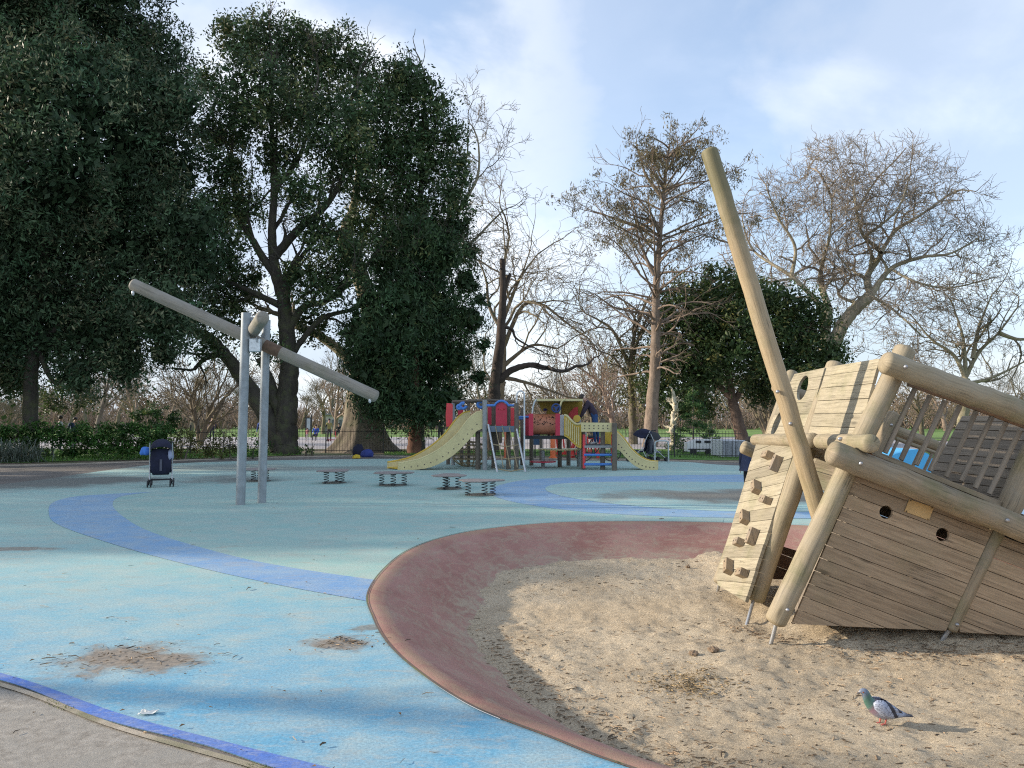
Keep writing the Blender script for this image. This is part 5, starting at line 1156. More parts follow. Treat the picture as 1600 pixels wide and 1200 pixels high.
# pale low building, small chimney-like planter, white van and container
q = G(526, 677.5); t = thing('low_building', 'long pale low building far beyond the plaza', 'building', (q.x, q.y, 0)); k_ = q.y / F
mb = MB(); mb.box(q + Vector((0, 2, 1.0)), (44 * k_, 4, 2.0)); mb.build('wall', simple('pale_render', (.52, .50, .48), .8), t); mb = MB(); mb.box(q + Vector((0, 1.9, 2.08)), (46 * k_, 4.5, .14)); mb.build('roof', simple('grey_roof', (.25, .25, .26), .7), t)
for k in range(7): mb = MB(); mb.box(q + Vector(((k - 3) * 6 * k_, -.02, 1.1)), (3.6 * k_, .06, .8)); mb.build('window', simple('window_glass', (.12, .14, .16), .15), t)
q = G(1121, 712.5); t = thing('maintenance_cart', 'small low white cart parked beyond the railings beside the pale ribbed container', 'cart', (q.x, q.y, 0)); k_ = q.y / F
X0 = q.x - 1.05; ol = [(0, .35), (0, 1.25), (.45, 1.35), (.9, 1.55), (1.5, 1.62), (2.9, 1.62), (2.9, .35)]
vs = [Vector((X0 + x * .42, q.y + 1, z * .42)) for x, z in ol]; ext('body', vs, .6, simple('white_paint', (.72, .72, .72), .3, 0, .04, 4, bmp=0), t)
for x in (.26, .92): wheel(t, (X0 + x, q.y + 1.0, .14), .14, .1, (0, 1, 0))
mb = MB(); mb.box((X0 + .5, q.y + .985, .57), (.23, .02, .10)); mb.box((X0 + .92, q.y + .985, .57), (.33, .02, .10)); mb.build('window', simple('dark_glass', (.02, .02, .025), .1), t)
mb = MB(); mb.box((X0 + .6, q.y + .98, .25), (1.1, .03, .04)); mb.build('trim', M_black, t)
q = G(1143, 716); t = thing('ribbed_container', 'pale ribbed metal container right of the white van', 'container', (q.x, q.y, 0)); k_ = q.y / F; mb = MB(); mb.box(q + Vector((10 * k_, 1.4, .36)), (38 * k_, 1.8, .66)); mb.build('body', M_white, t)
mb = MB(); [mb.box(q + Vector(((k - 9) * 2.0 * k_ + 10 * k_, .47, .36)), (.03, .04, .64)) for k in range(19)]; mb.build('ribs', simple('rib_grey', (.36, .38, .42), .5), t)
# bright blue rubber wedge seen through the far rail of the ship
q = G(1440, 738); k_ = q.y / F; Zb = q.y; pts = [(1384, 716), (1400, 709), (1418, 704), (1434, 702), (1450, 709), (1462, 722), (1470, 738), (1380, 738)]
bw = ext('blue_mound', [U(x, y, Zb) for x, y in pts], 2.2, simple('blue_rubber_mound', (.10, .42, .72), .8, 0, .12, 1.5), None, label='bright blue rubber play mound seen between the far balusters of the ship'); bw['category'] = 'play mound'
q = G(200, 690); t = thing('stone_plinth', 'pale square stone plinth just above the hedge top', 'plinth', (q.x, q.y, 0)); k_ = q.y / F
mb = MB(); mb.box(q + Vector((0, 0, .55)), (12 * k_, .6, 1.1)); mb.build('block', simple('pale_stone', (.5, .46, .38), .9), t); mb = MB(); mb.box(q + Vector((0, 0, 1.16)), (16 * k_, .8, .14)); mb.build('cap', simple('pale_stone', (.5, .46, .38), .9), t)
q = G(594, 682); t = thing('lamp_post', 'slim pale lamp post right of the stump on the far lawn', 'lamp post', (q.x, q.y, 0)); mb = MB(); mb.tube([q, q + Vector((0, 0, 2.3))], .05, 8); mb.build('post', M_white, t); mb = MB(); mb.lathe([(.08, 2.3), (.16, 2.4), (.1, 2.6)], Matrix.Translation(q), 10); mb.build('lantern', M_white, t)
# ------------------------------------------------------------------ vegetation
def leaf_mat(name, c1, c2, c3=None, rough=.5, trans=.18):
    m, nt, b = new_mat(name)
    t = nt.node('ShaderNodeAttribute', _attribute_name='tint').outputs['Fac']; h = nt.node('ShaderNodeAttribute', _attribute_name='hue').outputs['Fac']
    col = nt.mix(h, c4(c1), c4(c2)); 
    if c3: col = nt.mix(nt.mapr(h, .86, .97), col, c4(c3))
    col = nt.mix(1.0, col, nt.node('ShaderNodeCombineColor', i0=t, i1=t, i2=t).outputs[0], 'MULTIPLY')
    setb(nt, b, 'Base Color', col); setb(nt, b, 'Roughness', rough); setb(nt, b, 'Specular IOR Level', .25)
    out = [n for n in nt.n if n.type == 'OUTPUT_MATERIAL'][0]; tr = nt.node('ShaderNodeBsdfTranslucent', Color=col); mx = nt.node('ShaderNodeMixShader', i0=trans)
    nt.l.new(b.outputs[0], mx.inputs[1]); nt.l.new(tr.outputs[0], mx.inputs[2]); nt.l.new(mx.outputs[0], out.inputs[0]); return m
def bark(name, c1, c2, scale=4, moss=0.0, mc=(.12, .14, .05)):
    m, nt, b = new_mat(name); tc = nt.node('ShaderNodeTexCoord').outputs['Object']
    n = nt.noise(nt.mapping(tc, (1, 1, .22)), scale * 2.5, 7, .7, .4); n2 = nt.noise(tc, scale * .5, 5, .6)
    col = nt.mix(nt.mapr(n, .35, .65), c4(c1), c4(c2)); col = nt.mix(nt.mapr(n2, .45, .65, 0, .5), col, c4([x * 1.5 for x in c2]))
    if moss: col = nt.mix(nt.mapr(nt.noise(tc, scale * .9, 6, .65), .48, .62, 0, moss), col, c4(mc))
    setb(nt, b, 'Base Color', col); setb(nt, b, 'Roughness', .92); bump(nt, b, n, .8, .04); return m
L_oak = leaf_mat('leaf_holm', (.035, .072, .030), (.085, .12, .045), (.20, .20, .08))
L_left = leaf_mat('leaf_left', (.036, .080, .038), (.085, .12, .062), (.18, .18, .10))
L_yew = leaf_mat('leaf_yew', (.030, .066, .028), (.068, .105, .040), (.10, .11, .04))
L_holm = leaf_mat('leaf_round_oak', (.034, .068, .024), (.085, .115, .034), (.17, .16, .05))
L_hedge = leaf_mat('leaf_hedge', (.030, .085, .018), (.07, .15, .03), (.22, .26, .10))
L_shrub = leaf_mat('leaf_shrub', (.06, .085, .02), (.13, .13, .035), (.30, .24, .10))
L_fir = leaf_mat('leaf_fir', (.03, .075, .025), (.06, .12, .035), (.12, .15, .05))
L_brown = leaf_mat('leaf_brown', (.10, .085, .045), (.165, .135, .07), (.22, .17, .09), trans=.3)
B_dark = bark('bark_dark', (.035, .030, .025), (.075, .065, .05), 3, .4); B_grey = bark('bark_grey', (.10, .085, .065), (.17, .145, .11), 3, .35)
B_plane = bark('bark_plane', (.20, .17, .12), (.33, .29, .20), 2.5, .5, (.17, .15, .06)); B_red = bark('bark_redwood', (.10, .045, .028), (.17, .08, .05), 4)
B_larch = bark('bark_larch', (.14, .105, .08), (.24, .18, .135), 4); B_stump = bark('bark_stump', (.12, .095, .07), (.21, .175, .13), 1.6, .25)
B_twig = bark('bark_twig', (.12, .098, .07), (.20, .165, .115), 2, .4, (.20, .18, .07)); B_twigr = bark('bark_twig_red', (.19, .135, .105), (.31, .23, .175), 2); B_snag = bark('bark_snag', (.035, .027, .022), (.07, .05, .04), 3)
def leaves(name, blobs, dens, mat, leaf=(.17, .075), clump=.5, per=36, parent=None, shell=.55, flat=0.0, droop=0.0, seed=0, hmix=.5, zmin=None, core=0.0):
    """blobs: (centre, radius vec). Leaf clumps spread through each blob's outer volume."""
    r = np.random.default_rng(seed); C = []; RR = []
    for c, rad in blobs:
        rad = np.array(rad, float) * np.ones(3); area = 4 * PI * (np.prod(rad) ** (2 / 3)); n = max(4, int(area * dens))
        d = r.normal(size=(n, 3)); d /= np.linalg.norm(d, axis=1)[:, None]; s = shell + (1.06 - shell) * r.random(n) ** .6
        p = np.array(c) + d * s[:, None] * rad; C.append(p); 
    C = np.concatenate(C)
    if zmin is not None: C = C[C[:, 2] > zmin]
    n = len(C); cs = clump * r.uniform(.6, 1.35, n); k = per
    ct = r.uniform(.5, 1.6, n); ch = np.clip(r.normal(hmix, .28, n), 0, 1)
    P = np.repeat(C, k, 0); S = np.repeat(cs, k); off = r.normal(size=(n * k, 3)); off *= (r.random(n * k) ** .5 / np.linalg.norm(off, axis=1))[:, None]
    off[:, 2] *= (1 - flat); P = P + off * S[:, None]; P[:, 2] -= droop * (off[:, 0] ** 2 + off[:, 1] ** 2) * S
    N = len(P); a = r.normal(size=(N, 3)); a[:, 2] -= droop; a /= np.linalg.norm(a, axis=1)[:, None]; b = np.cross(a, r.normal(size=(N, 3))); b /= np.linalg.norm(b, axis=1)[:, None]
    sz = r.uniform(.6, 1.3, N); a *= (leaf[0] * sz / 2)[:, None]; b *= (leaf[1] * sz / 2)[:, None]
    if core > 0:
        CP = []
        for c, rad in blobs:
            rad = np.array(rad, float) * np.ones(3); m_ = int(4 * PI * (np.prod(rad) ** (2 / 3)) * core); d = r.normal(size=(m_, 3)); d /= np.linalg.norm(d, axis=1)[:, None]; CP.append(np.array(c) + d * (r.random(m_) ** .45 * .78)[:, None] * rad)
        CP = np.concatenate(CP); M_ = len(CP); a2 = r.normal(size=(M_, 3)); a2 /= np.linalg.norm(a2, axis=1)[:, None]; b2 = np.cross(a2, r.normal(size=(M_, 3))); b2 /= np.linalg.norm(b2, axis=1)[:, None]
        z_ = r.uniform(.8, 1.3, M_)[:, None]; P = np.concatenate([P, CP]); a = np.concatenate([a, a2 * z_ * leaf[0] * 1.0]); b = np.concatenate([b, b2 * z_ * leaf[0] * .55])
    V = np.stack([P - a, P - b * .9 + a * .1, P + a, P + b * .9 + a * .1], 1).reshape(-1, 3)
    t = np.repeat(ct, k) * r.uniform(.75, 1.3, N); h = np.clip(np.repeat(ch, k) + r.normal(0, .16, N), 0, 1); N2 = len(P); t = np.concatenate([t, r.uniform(.7, 1.1, N2 - N)]); h = np.concatenate([h, r.uniform(.2, .7, N2 - N)]); N = N2; t = np.repeat(t, 4); h = np.repeat(h, 4)
    return np_mesh(name, V, np.arange(4 * N).reshape(-1, 4), mat, tint=t, col=h, parent=parent)
class Segs:
    def __init__(s): s.a = []; s.b = []; s.ra = []; s.rb = []; s.poly = []
    def add(s, a, b, ra, rb): s.a.append(a); s.b.append(b); s.ra.append(ra); s.rb.append(rb)
    def arrays(s): return np.array(s.a), np.array(s.b), np.array(s.ra), np.array(s.rb)
def tubes(name, S, mat, parent, sel=None):
    A, B, ra, rb = S.arrays(); Vs = []; Fs = []; o = 0
    for P, R in S.poly:
        if sel is not None and not sel(np.array([R[0]]))[0]: continue
        mb = MB(); mb.tube(P, R, 14 if R[0] > .3 else 9, cap=False); v = np.array(mb.v); Vs.append(v); Fs.append(np.array(mb.f) + o); o += len(v)
    if len(A) == 0: V = np.concatenate(Vs); return np_mesh(name, V, np.concatenate(Fs), mat, tint=np.ones(len(V)), parent=parent, smooth=True)
    for lo, hi, n in ((.12, 99, 10), (.04, .12, 6), (0, .04, 3)):
        m = (ra >= lo) & (ra < hi)
        if sel is not None: m &= sel(ra)
        if not m.any(): continue
        a, b, r0, r1 = A[m], B[m], ra[m], rb[m]; d = b - a; L = np.linalg.norm(d, axis=1)[:, None] + 1e-9; d = d / L; b = b + d * (r1[:, None] * .3)
        up = np.where(np.abs(d[:, 2:3]) < .95, np.array([[0, 0, 1.]]), np.array([[1., 0, 0]])); x = np.cross(d, up); x /= np.linalg.norm(x, axis=1)[:, None]; y = np.cross(d, x)
        an = 2 * PI * np.arange(n) / n; ring = x[:, None] * np.cos(an)[None, :, None] + y[:, None] * np.sin(an)[None, :, None]
        V = np.concatenate([a[:, None] + ring * r0[:, None, None], b[:, None] + ring * r1[:, None, None]], 1); M = len(a); Vs.append(V.reshape(-1, 3))
        k = np.arange(n); f = np.stack([k, (k + 1) % n, (k + 1) % n + n, k + n], 1); F_ = (f[None] + (np.arange(M) * 2 * n)[:, None, None] + o).reshape(-1, 4); Fs.append(F_); o += M * 2 * n
    V = np.concatenate(Vs); return np_mesh(name, V, np.concatenate(Fs), mat, tint=np.ones(len(V)), parent=parent, smooth=True)
def grow(S, p, d, L, r, lvl, rnd, crook=.22, upw=.06, kids=(3, 5), ang=(.45, .95), ratio=.62, rr=.55, minr=.008, env=None, droop=0.0, tips=None, segn=5):
    n = max(2, int(segn)); st = L / n; p = Vector(p); d = Vector(d).normalized(); kidsn = rnd.randint(*kids); at_ = sorted(rnd.uniform(.25, 1.0) for _ in range(kidsn)); at_[-1] = 1.0
    r0 = r; pos = 0; ki = 0
    for i in range(n):
        d = (d + Vector((rnd.gauss(0, crook), rnd.gauss(0, crook), rnd.gauss(0, crook) + upw - droop * (lvl <= 1)))).normalized(); q = p + d * st; r1 = max(minr * .7, r * (1 - .5 * (i + 1) / n))
        S.add(tuple(p), tuple(q), r0, r1); p = q; r0 = r1; pos += 1 / n
        if env is not None and not env(p) and lvl > 0 and i > 0: return
        while ki < len(at_) and at_[ki] <= pos + 1e-6:
            ki += 1
            if lvl > 0:
                a = rnd.uniform(*ang) * (1 if at_[ki - 1] < 1 else .5); ax = d.orthogonal().normalized(); ax.rotate(Matrix.Rotation(rnd.uniform(0, 2 * PI), 3, d)); nd = d.copy(); nd.rotate(Matrix.Rotation(a, 3, ax))
                grow(S, p, nd, L * ratio * rnd.uniform(.75, 1.2), max(minr, r0 * (rr if at_[ki - 1] < 1 else .85)), lvl - 1, rnd, crook, upw, kids, ang, ratio, rr, minr, env, droop, tips, segn)
    if lvl == 0 and tips is not None: tips.append(tuple(p))
def limb(S, pts, r0, r1, rnd, every=.9, L=(1.5, 3.2), lvl=2, start=.25, n=8, minr=.012, wob=.05, **kw):
    P = catmull(pts, False, n); N = len(P); acc = 0; RR = [r0]; S.poly.append((P, RR))
    for i in range(N - 1):
        t = i / (N - 1); rf = lambda u: r1 + (r0 - r1) * (1 - u) ** 1.35; ra = rf(t); rb = rf((i + 1) / (N - 1))
        if 0 < i: P[i + 1] = P[i + 1] + Vector([rnd.gauss(0, wob * ra) for _ in range(3)])
        RR.append(rb); seg = P[i + 1] - P[i]; acc += seg.length
        if t > start and acc > every and L[1] > 0:
            acc = 0; d = seg.normalized(); ax = d.orthogonal().normalized(); ax.rotate(Matrix.Rotation(rnd.uniform(0, 2 * PI), 3, d)); nd = d.copy(); nd.rotate(Matrix.Rotation(rnd.uniform(.5, 1.15), 3, ax))
            grow(S, P[i + 1], nd, rnd.uniform(*L), min(rb * .6, .16), lvl, rnd, minr=minr, **kw)
    if L[1] > 0:
        d = (P[-1] - P[-2]).normalized(); grow(S, P[-1], d, L[1] * .8, r1, lvl, rnd, minr=minr, **kw)
def UL(Z, *pp): return [U(x, y, Z + (z[0] if (z := rest) else 0)) for x, y, *rest in pp]
def blobs(Z, l, seed=1, dz=1.2, dep=.85):
    r = random.Random(seed); out = []
    for x, y, rp in l: c = U(x, y, Z + r.uniform(-dz, dz)); R = rp * Z / F; out.append(((c.x, c.y, c.z), (R, R * dep, R)))
    return out
def tree(name, label, px, Z, group=None): 
    b_ = U(px, 655, Z); return thing(name, label, 'tree', (b_.x, Z, 0), group)
# --- left evergreen
Z = 31; t = tree('evergreen_tree', 'huge dark evergreen tree filling the upper left corner behind the hedge', 46, Z)
S = Segs(); rd = random.Random(3); limb(S, UL(Z, (47, 715), (48, 640), (52, 540), (70, 400), (80, 260), (90, 120)), .34, .12, rd, L=(0, 0)); 
for e in ((200, 330), (260, 420), (-60, 350), (180, 500), (240, 180), (-40, 180), (120, 560)): limb(S, UL(Z, (56, 540 if e[1] > 380 else 380), ((56 + e[0]) / 2, e[1] + 40), e), .13, .04, rd, every=2.5, L=(1.0, 2.0), lvl=1)
tubes('trunk', S, B_dark, t)
leaves('crown', blobs(Z, [(60, 30, 150), (215, 95, 95), (262, 160, 55), (100, 200, 165), (236, 262, 92), (60, 380, 160), (212, 400, 118), (292, 350, 52), (300, 420, 45), (50, 505, 92), (165, 520, 75), (250, 490, 60), (195, 570, 34), (120, 585, 34), (20, 585, 34), (255, 550, 26), (-90, 300, 180), (-70, 100, 150), (-50, 500, 100), (150, -60, 110), (-30, -60, 120)], 2, 2.0), 2.3, L_left, (.20, .07), .66, 62, t, .5, droop=.5, seed=2, hmix=.55, core=20)
# --- forked tree with open crown
Z = 34.2; t = tree('forked_evergreen_tree', 'tall dark forked evergreen tree with an open crown behind the steel posts', 440, Z)
S = Segs(); rd = random.Random(8); kw = dict(every=1.1, L=(1.2, 2.6), lvl=2, minr=.016, crook=.25)
limb(S, UL(Z, (445, 716), (446, 690), (447, 640), (452, 575), (448, 520), (443, 470), (430, 420), (425, 370), (428, 300), (425, 220), (424, 120)), .62, .09, rd, start=.45, **kw)
limb(S, UL(Z, (440, 700), (420, 655), (385, 600), (352, 555), (325, 525), (292, 515)), .52, .16, rd, start=.55, **kw)
limb(S, UL(Z, (446, 655), (428, 620), (420, 590), (405, 560)), .36, .16, rd, L=(0, 0))
limb(S, UL(Z, (447, 520), (475, 480), (510, 470), (560, 430), (600, 380)), .20, .08, rd, start=.3, **kw); limb(S, UL(Z, (437, 440), (400, 385), (372, 330), (360, 250)), .22, .08, rd, start=.3, **kw)
limb(S, UL(Z, (430, 400), (470, 355), (510, 320), (540, 260), (550, 150)), .22, .08, rd, start=.3, **kw); limb(S, UL(Z, (443, 480), (380, 450), (330, 430)), .18, .06, rd, start=.3, **kw); limb(S, UL(Z, (426, 300), (470, 240), (490, 150)), .14, .06, rd, start=.3, **kw)
limb(S, UL(Z, (452, 560), (500, 500), (560, 480), (620, 440)), .15, .06, rd, start=.3, **kw)
tubes('trunk', S, B_dark, t)
leaves('crown', blobs(Z, [(420, 62, 50), (375, 62, 36), (345, 40, 22), (520, 80, 48), (470, 60, 34), (480, 130, 66), (400, 140, 60), (362, 190, 46), (560, 110, 40), (575, 180, 60), (620, 130, 36), (520, 200, 60), (430, 245, 40), (350, 270, 40), (555, 270, 56), (372, 335, 44), (470, 300, 36), (345, 395, 44), (500, 365, 40), (560, 350, 36), (385, 440, 36), (475, 440, 34), (340, 470, 36), (520, 440, 38), (365, 500, 32), (420, 545, 22), (300, 500, 30), (490, 510, 32), (330, 545, 22), (545, 400, 34), (450, 180, 40), (610, 250, 40), (330, 330, 34), (320, 130, 30), (330, 210, 34)], 5, 2.2), 2.8, L_oak, (.18, .085), .60, 50, t, .35, seed=5, hmix=.5, core=6)
# --- narrow evergreen and dark yew to its right
Z = 36; t = tree('evergreen_tree', 'tall narrow evergreen crown rising between the forked tree and the bare branches', 660, Z)
S = Segs(); rd = random.Random(4); limb(S, UL(Z, (655, 716), (652, 600), (655, 400), (660, 250), (664, 130)), .32, .06, rd, every=2.2, L=(1.0, 2.2), lvl=1, start=.4); tubes('trunk', S, B_dark, t)
leaves('crown', blobs(Z, [(640, 112, 30), (662, 135, 26), (625, 160, 34), (684, 168, 26), (655, 200, 38), (705, 215, 26), (618, 235, 36), (675, 255, 40), (716, 268, 26), (640, 300, 42), (705, 315, 32), (598, 320, 30), (660, 350, 44), (722, 350, 22), (612, 370, 36)], 7, 1.0), 2.8, L_oak, (.19, .085), .62, 50, t, .3, seed=7, hmix=.4, core=7)
Z = 35; t = tree('yew_tree', 'very dark drooping evergreen with a short red brown trunk beside the stump', 648, Z)
S = Segs(); rd = random.Random(6); limb(S, UL(Z, (647, 716), (648, 680), (648, 640), (650, 500), (655, 380)), .37, .10, rd, L=(0, 0)); tubes('trunk', S, B_red, t)
leaves('crown', blobs(Z, [(640, 420, 76), (690, 400, 44), (655, 375, 48), (702, 365, 30), (612, 505, 78), (685, 490, 58), (655, 565, 74), (590, 570, 44), (712, 560, 34), (700, 620, 28), (620, 622, 42), (665, 635, 40), (730, 440, 26), (735, 500, 26), (560, 520, 34), (588, 620, 32), (572, 590, 30), (604, 642, 22), (560, 560, 26), (748, 590, 14), (570, 610, 22), (732, 395, 18), (752, 470, 12), (756, 540, 13)], 9, 1.5), 2.4, L_yew, (.22, .06), .60, 54, t, .45, droop=.9, seed=9, hmix=.35, core=18)
# --- plane tree: fat stump-like base and pale limbs showing through
Z = 37; t = tree('plane_tree', 'old plane tree with a very fat ridged trunk, pale bare limbs rising behind the evergreens', 567, Z)
S = Segs(); rd = random.Random(12); kw = dict(every=.8, L=(.9, 2.0), lvl=3, minr=.011, crook=.26, upw=.05)
limb(S, UL(Z, (570, 690), (574, 640), (580, 580), (582, 500), (562, 430), (538, 380), (548, 340)), .85, .30, rd, L=(0, 0)); limb(S, UL(Z, (566, 600), (590, 520), (620, 450), (660, 400), (700, 350), (720, 300), (728, 250)), .30, .05, rd, start=.4, **kw)
limb(S, UL(Z, (600, 500), (640, 440), (690, 410), (735, 380), (765, 350)), .2, .05, rd, start=.4, **kw); limb(S, UL(Z, (548, 345), (556, 300), (560, 250)), .26, .1, rd, start=.5, **kw)
limb(S, UL(Z, (558, 420), (562, 385), (575, 350), (600, 300)), .22, .08, rd, start=.4, **kw); limb(S, UL(Z, (536, 380), (522, 365), (505, 362)), .14, .06, rd, start=.5, **kw)
limb(S, UL(Z, (572, 600), (538, 555), (500, 525), (470, 510), (455, 500)), .30, .16, rd, start=.6, **kw); limb(S, UL(Z, (715, 330), (745, 280), (748, 230), (740, 200)), .09, .03, rd, start=.1, **kw)
tubes('limbs', S, B_plane, t, lambda r: r >= .05); tubes('branches', S, B_twig, t, lambda r: r < .05)
mb = MB(); vs = []; n = 48; rows = [(0, 1.75), (.15, 1.55), (.45, 1.25), (.9, 1.03), (1.5, .90), (2.2, .80), (3.0, .74), (4.0, .68)]; q = U(568, 655, Z)
for z, r_ in rows:
    for k in range(n):
        a = 2 * PI * k / n; fl_ = 1 + (.22 * (1.75 - .5 * z if z < 1.5 else .5)) * (abs(mn.noise(Vector((math.cos(a) * 2.6, math.sin(a) * 2.6, z * .18)))) * 2 - .35) * .6 + .05 * mn.noise(Vector((math.cos(a) * 9, math.sin(a) * 9, z * .7)))
        vs.append((q.x + r_ * fl_ * math.cos(a) * (1.03 if z < .6 else 1), Z + r_ * fl_ * math.sin(a), z - .02))
mb.add(vs, [(i * n + k, i * n + (k + 1) % n, (i + 1) * n + (k + 1) % n, (i + 1) * n + k) for i in range(len(rows) - 1) for k in range(n)]); mb.build('trunk', B_stump, t, True)
# --- broken dark snag, and the bare tree behind it
Z = 38; t = tree('dead_snag', 'dark broken topped tree trunk standing behind the play tower', 772, Z)
S = Segs(); rd = random.Random(2); limb(S, UL(Z, (768, 712), (770, 660), (774, 600), (782, 530), (785, 480), (786, 440), (785, 404)), .40, .13, rd, L=(0, 0)); limb(S, UL(Z, (786, 460), (793, 440), (797, 428)), .12, .08, rd, L=(0, 0)); tubes('trunk', S, B_snag, t)
S = Segs(); kw = dict(every=.9, L=(.9, 2.0), lvl=2, minr=.014, crook=.3); limb(S, UL(Z, (780, 595), (800, 578), (830, 570), (850, 574), (880, 580), (900, 572)), .2, .07, rd, start=.3, **kw); limb(S, UL(Z, (784, 510), (800, 515), (806, 528), (825, 540)), .1, .04, rd, start=.3, **kw); tubes('branch', S, B_snag, t)
Z = 50; t = tree('bare_tree', 'wide bare tree with fine curved twigs behind the broken dark trunk', 790, Z)
S = Segs(); rd = random.Random(31); kw = dict(every=1.0, L=(2.0, 4.2), lvl=3, minr=.016, crook=.24, upw=-.01, ratio=.66)
limb(S, UL(Z, (776, 700), (780, 640), (786, 560), (786, 500), (784, 440), (790, 400)), .34, .10, rd, start=.5, **kw)
for l in (((788, 540), (815, 480), (845, 475), (880, 500), (905, 520)), ((787, 520), (765, 480), (760, 440), (750, 410)), ((786, 500), (810, 440), (830, 410)), ((789, 570), (830, 540), (870, 545)), ((790, 600), (750, 590), (715, 600)), ((789, 590), (830, 600), (885, 620))): limb(S, UL(Z, *l), .16, .05, rd, start=.15, **kw)
tubes('branches', S, B_twig, t)
# --- tall larch-like conifer, nearly bare
Z = 43; t = tree('bare_conifer', 'tall slim half bare conifer with layered branches left of the leaning mast', 1020, Z)
S = Segs(); rd = random.Random(14); tips = []
tk = UL(Z, (1016, 708), (1018, 650), (1024, 560), (1025, 460), (1031, 370), (1038, 290), (1046, 225)); limb(S, tk, .46, .05, rd, L=(0, 0), n=10)
TP = catmull(tk, False, 12)
for i in range(95):
    y_ = rd.uniform(0, 1); k = int((.30 + .69 * y_) * (len(TP) - 1)); p = TP[k]; a = rd.uniform(0, 2 * PI); Lb = (.6 if (y_ < .3 and math.cos(a) > -.2) else 1) * (4.6 * (1 - y_) ** .55 * (.55 if y_ < .12 else 1) + 1.0) * rd.uniform(.55, 1.1)
    if .33 < y_ < .45: Lb *= .75
    d = Vector((math.cos(a), math.sin(a), .30 + .35 * y_)).normalized(); grow(S, p, d, Lb, .055 + .02 * (1 - y_), 2, rd, crook=.14, upw=-.015, kids=(4, 5), ang=(.4, .9), ratio=.42, rr=.45, minr=.011, tips=tips, segn=6)
limb(S, UL(Z, (1022, 430), (1000, 380), (992, 340)), .12, .04, rd, every=.7, L=(1, 2), lvl=2, start=.2, minr=.013); limb(S, UL(Z, (1036, 310), (1010, 275), (1002, 250)), .13, .04, rd, every=.6, L=(1, 2), lvl=2, start=.2, minr=.013)
tubes('trunk', S, B_larch, t, lambda r: r >= .05); tubes('branches', S, B_larch, t, lambda r: r < .05)
TT = np.array(tips); TT = TT[TT[:, 2] > 10.0]; rr_ = np.random.default_rng(3); TT = TT[rr_.random(len(TT)) < np.clip((TT[:, 2] - 8) / 9, .05, .5)]
leaves('foliage', [(tuple(p), .25) for p in TT], .1, L_brown, (.22, .05), .30, 8, t, .2, droop=1.4, seed=4)
# --- round holm oak
Z = 46; t = tree('round_evergreen_tree', 'broad round dark evergreen tree behind the leaning mast with a leaning trunk', 1155, Z)
S = Segs(); rd = random.Random(15); limb(S, UL(Z, (1162, 706), (1158, 680), (1148, 640), (1140, 600), (1140, 540), (1150, 480)), .48, .12, rd, L=(0, 0)); kw = dict(every=1.4, L=(1, 2.2), lvl=2, minr=.02)
limb(S, UL(Z, (1143, 622), (1110, 590), (1080, 560), (1050, 530)), .22, .08, rd, start=.3, **kw); limb(S, UL(Z, (1146, 630), (1180, 570), (1220, 530)), .2, .07, rd, start=.3, **kw); limb(S, UL(Z, (1140, 560), (1110, 510), (1090, 470)), .14, .05, rd, start=.3, **kw); tubes('trunk', S, bark('bark_brown', (.09, .06, .045), (.15, .105, .08), 3), t)
leaves('crown', blobs(Z, [(1070, 478, 46), (1120, 460, 44), (1170, 468, 46), (1218, 482, 46), (1258, 500, 42), (1085, 530, 64), (1150, 540, 64), (1210, 545, 60), (1268, 555, 50), (1298, 560, 26), (1100, 590, 44), (1045, 560, 40), (1035, 600, 34), (1060, 632, 30), (1190, 600, 36), (1245, 602, 36), (1285, 600, 26), (1095, 628, 26), (1120, 500, 50)], 11, 2.0), 1.7, L_holm, (.24, .11), .70, 48, t, .45, seed=11, hmix=.45, core=6)
Z = 47.5; t = tree('ivy_covered_tree', 'olive green shaggy tree left of the round evergreen, behind the slim conifer', 985, Z)
S = Segs(); rd = random.Random(16); kw = dict(every=.8, L=(1.4, 2.8), lvl=2, minr=.018, crook=.28); limb(S, UL(Z, (990, 704), (988, 640), (985, 580), (992, 520), (1010, 470)), .3, .08, rd, start=.4, **kw); limb(S, UL(Z, (986, 580), (960, 520), (935, 500), (915, 490)), .14, .04, rd, start=.2, **kw); limb(S, UL(Z, (988, 560), (1010, 500), (1050, 450)), .14, .04, rd, start=.2, **kw); limb(S, UL(Z, (986, 600), (960, 560), (940, 550)), .1, .04, rd, start=.2, **kw); tubes('trunk', S, B_twig, t)
leaves('crown', blobs(Z, [(985, 545, 34), (1010, 500, 26), (965, 570, 22), (990, 600, 28), (1010, 640, 22), (975, 620, 16), (1035, 470, 24), (1000, 575, 30)], 12, 1.2), 1.6, leaf_mat('leaf_olive', (.06, .075, .025), (.13, .12, .045), (.2, .16, .08)), (.20, .08), .6, 26, t, .3, seed=12)
# --- big bare plane on the right
Z = 56; t = tree('bare_plane_tree', 'large twisting bare tree spreading over the round evergreen on the right', 1300, Z)
S = Segs(); rd = random.Random(21); ZZ = Z
def crown_env(cx, cy, rx, ry, Z0):
    c = U(cx, cy, Z0); a, b_ = rx * Z0 / F, ry * Z0 / F
    return lambda p: ((p.x - c.x) / a) ** 2 + ((p.z - c.z) / b_) ** 2 + ((p.y - Z0) / a) ** 2 < 1
kw = dict(every=.65, L=(1.8, 3.4), lvl=3, minr=.016, crook=.30, upw=.02, ratio=.68, ang=(.4, 1.0), kids=(3, 6), env=crown_env(1340, 405, 212, 195, Z))
limb(S, UL(Z, (1275, 706), (1282, 640), (1296, 560), (1318, 505), (1345, 475), (1360, 462)), .62, .40, rd, L=(0, 0)); limb(S, UL(Z, (1290, 600), (1288, 540), (1294, 480)), .45, .34, rd, L=(0, 0))
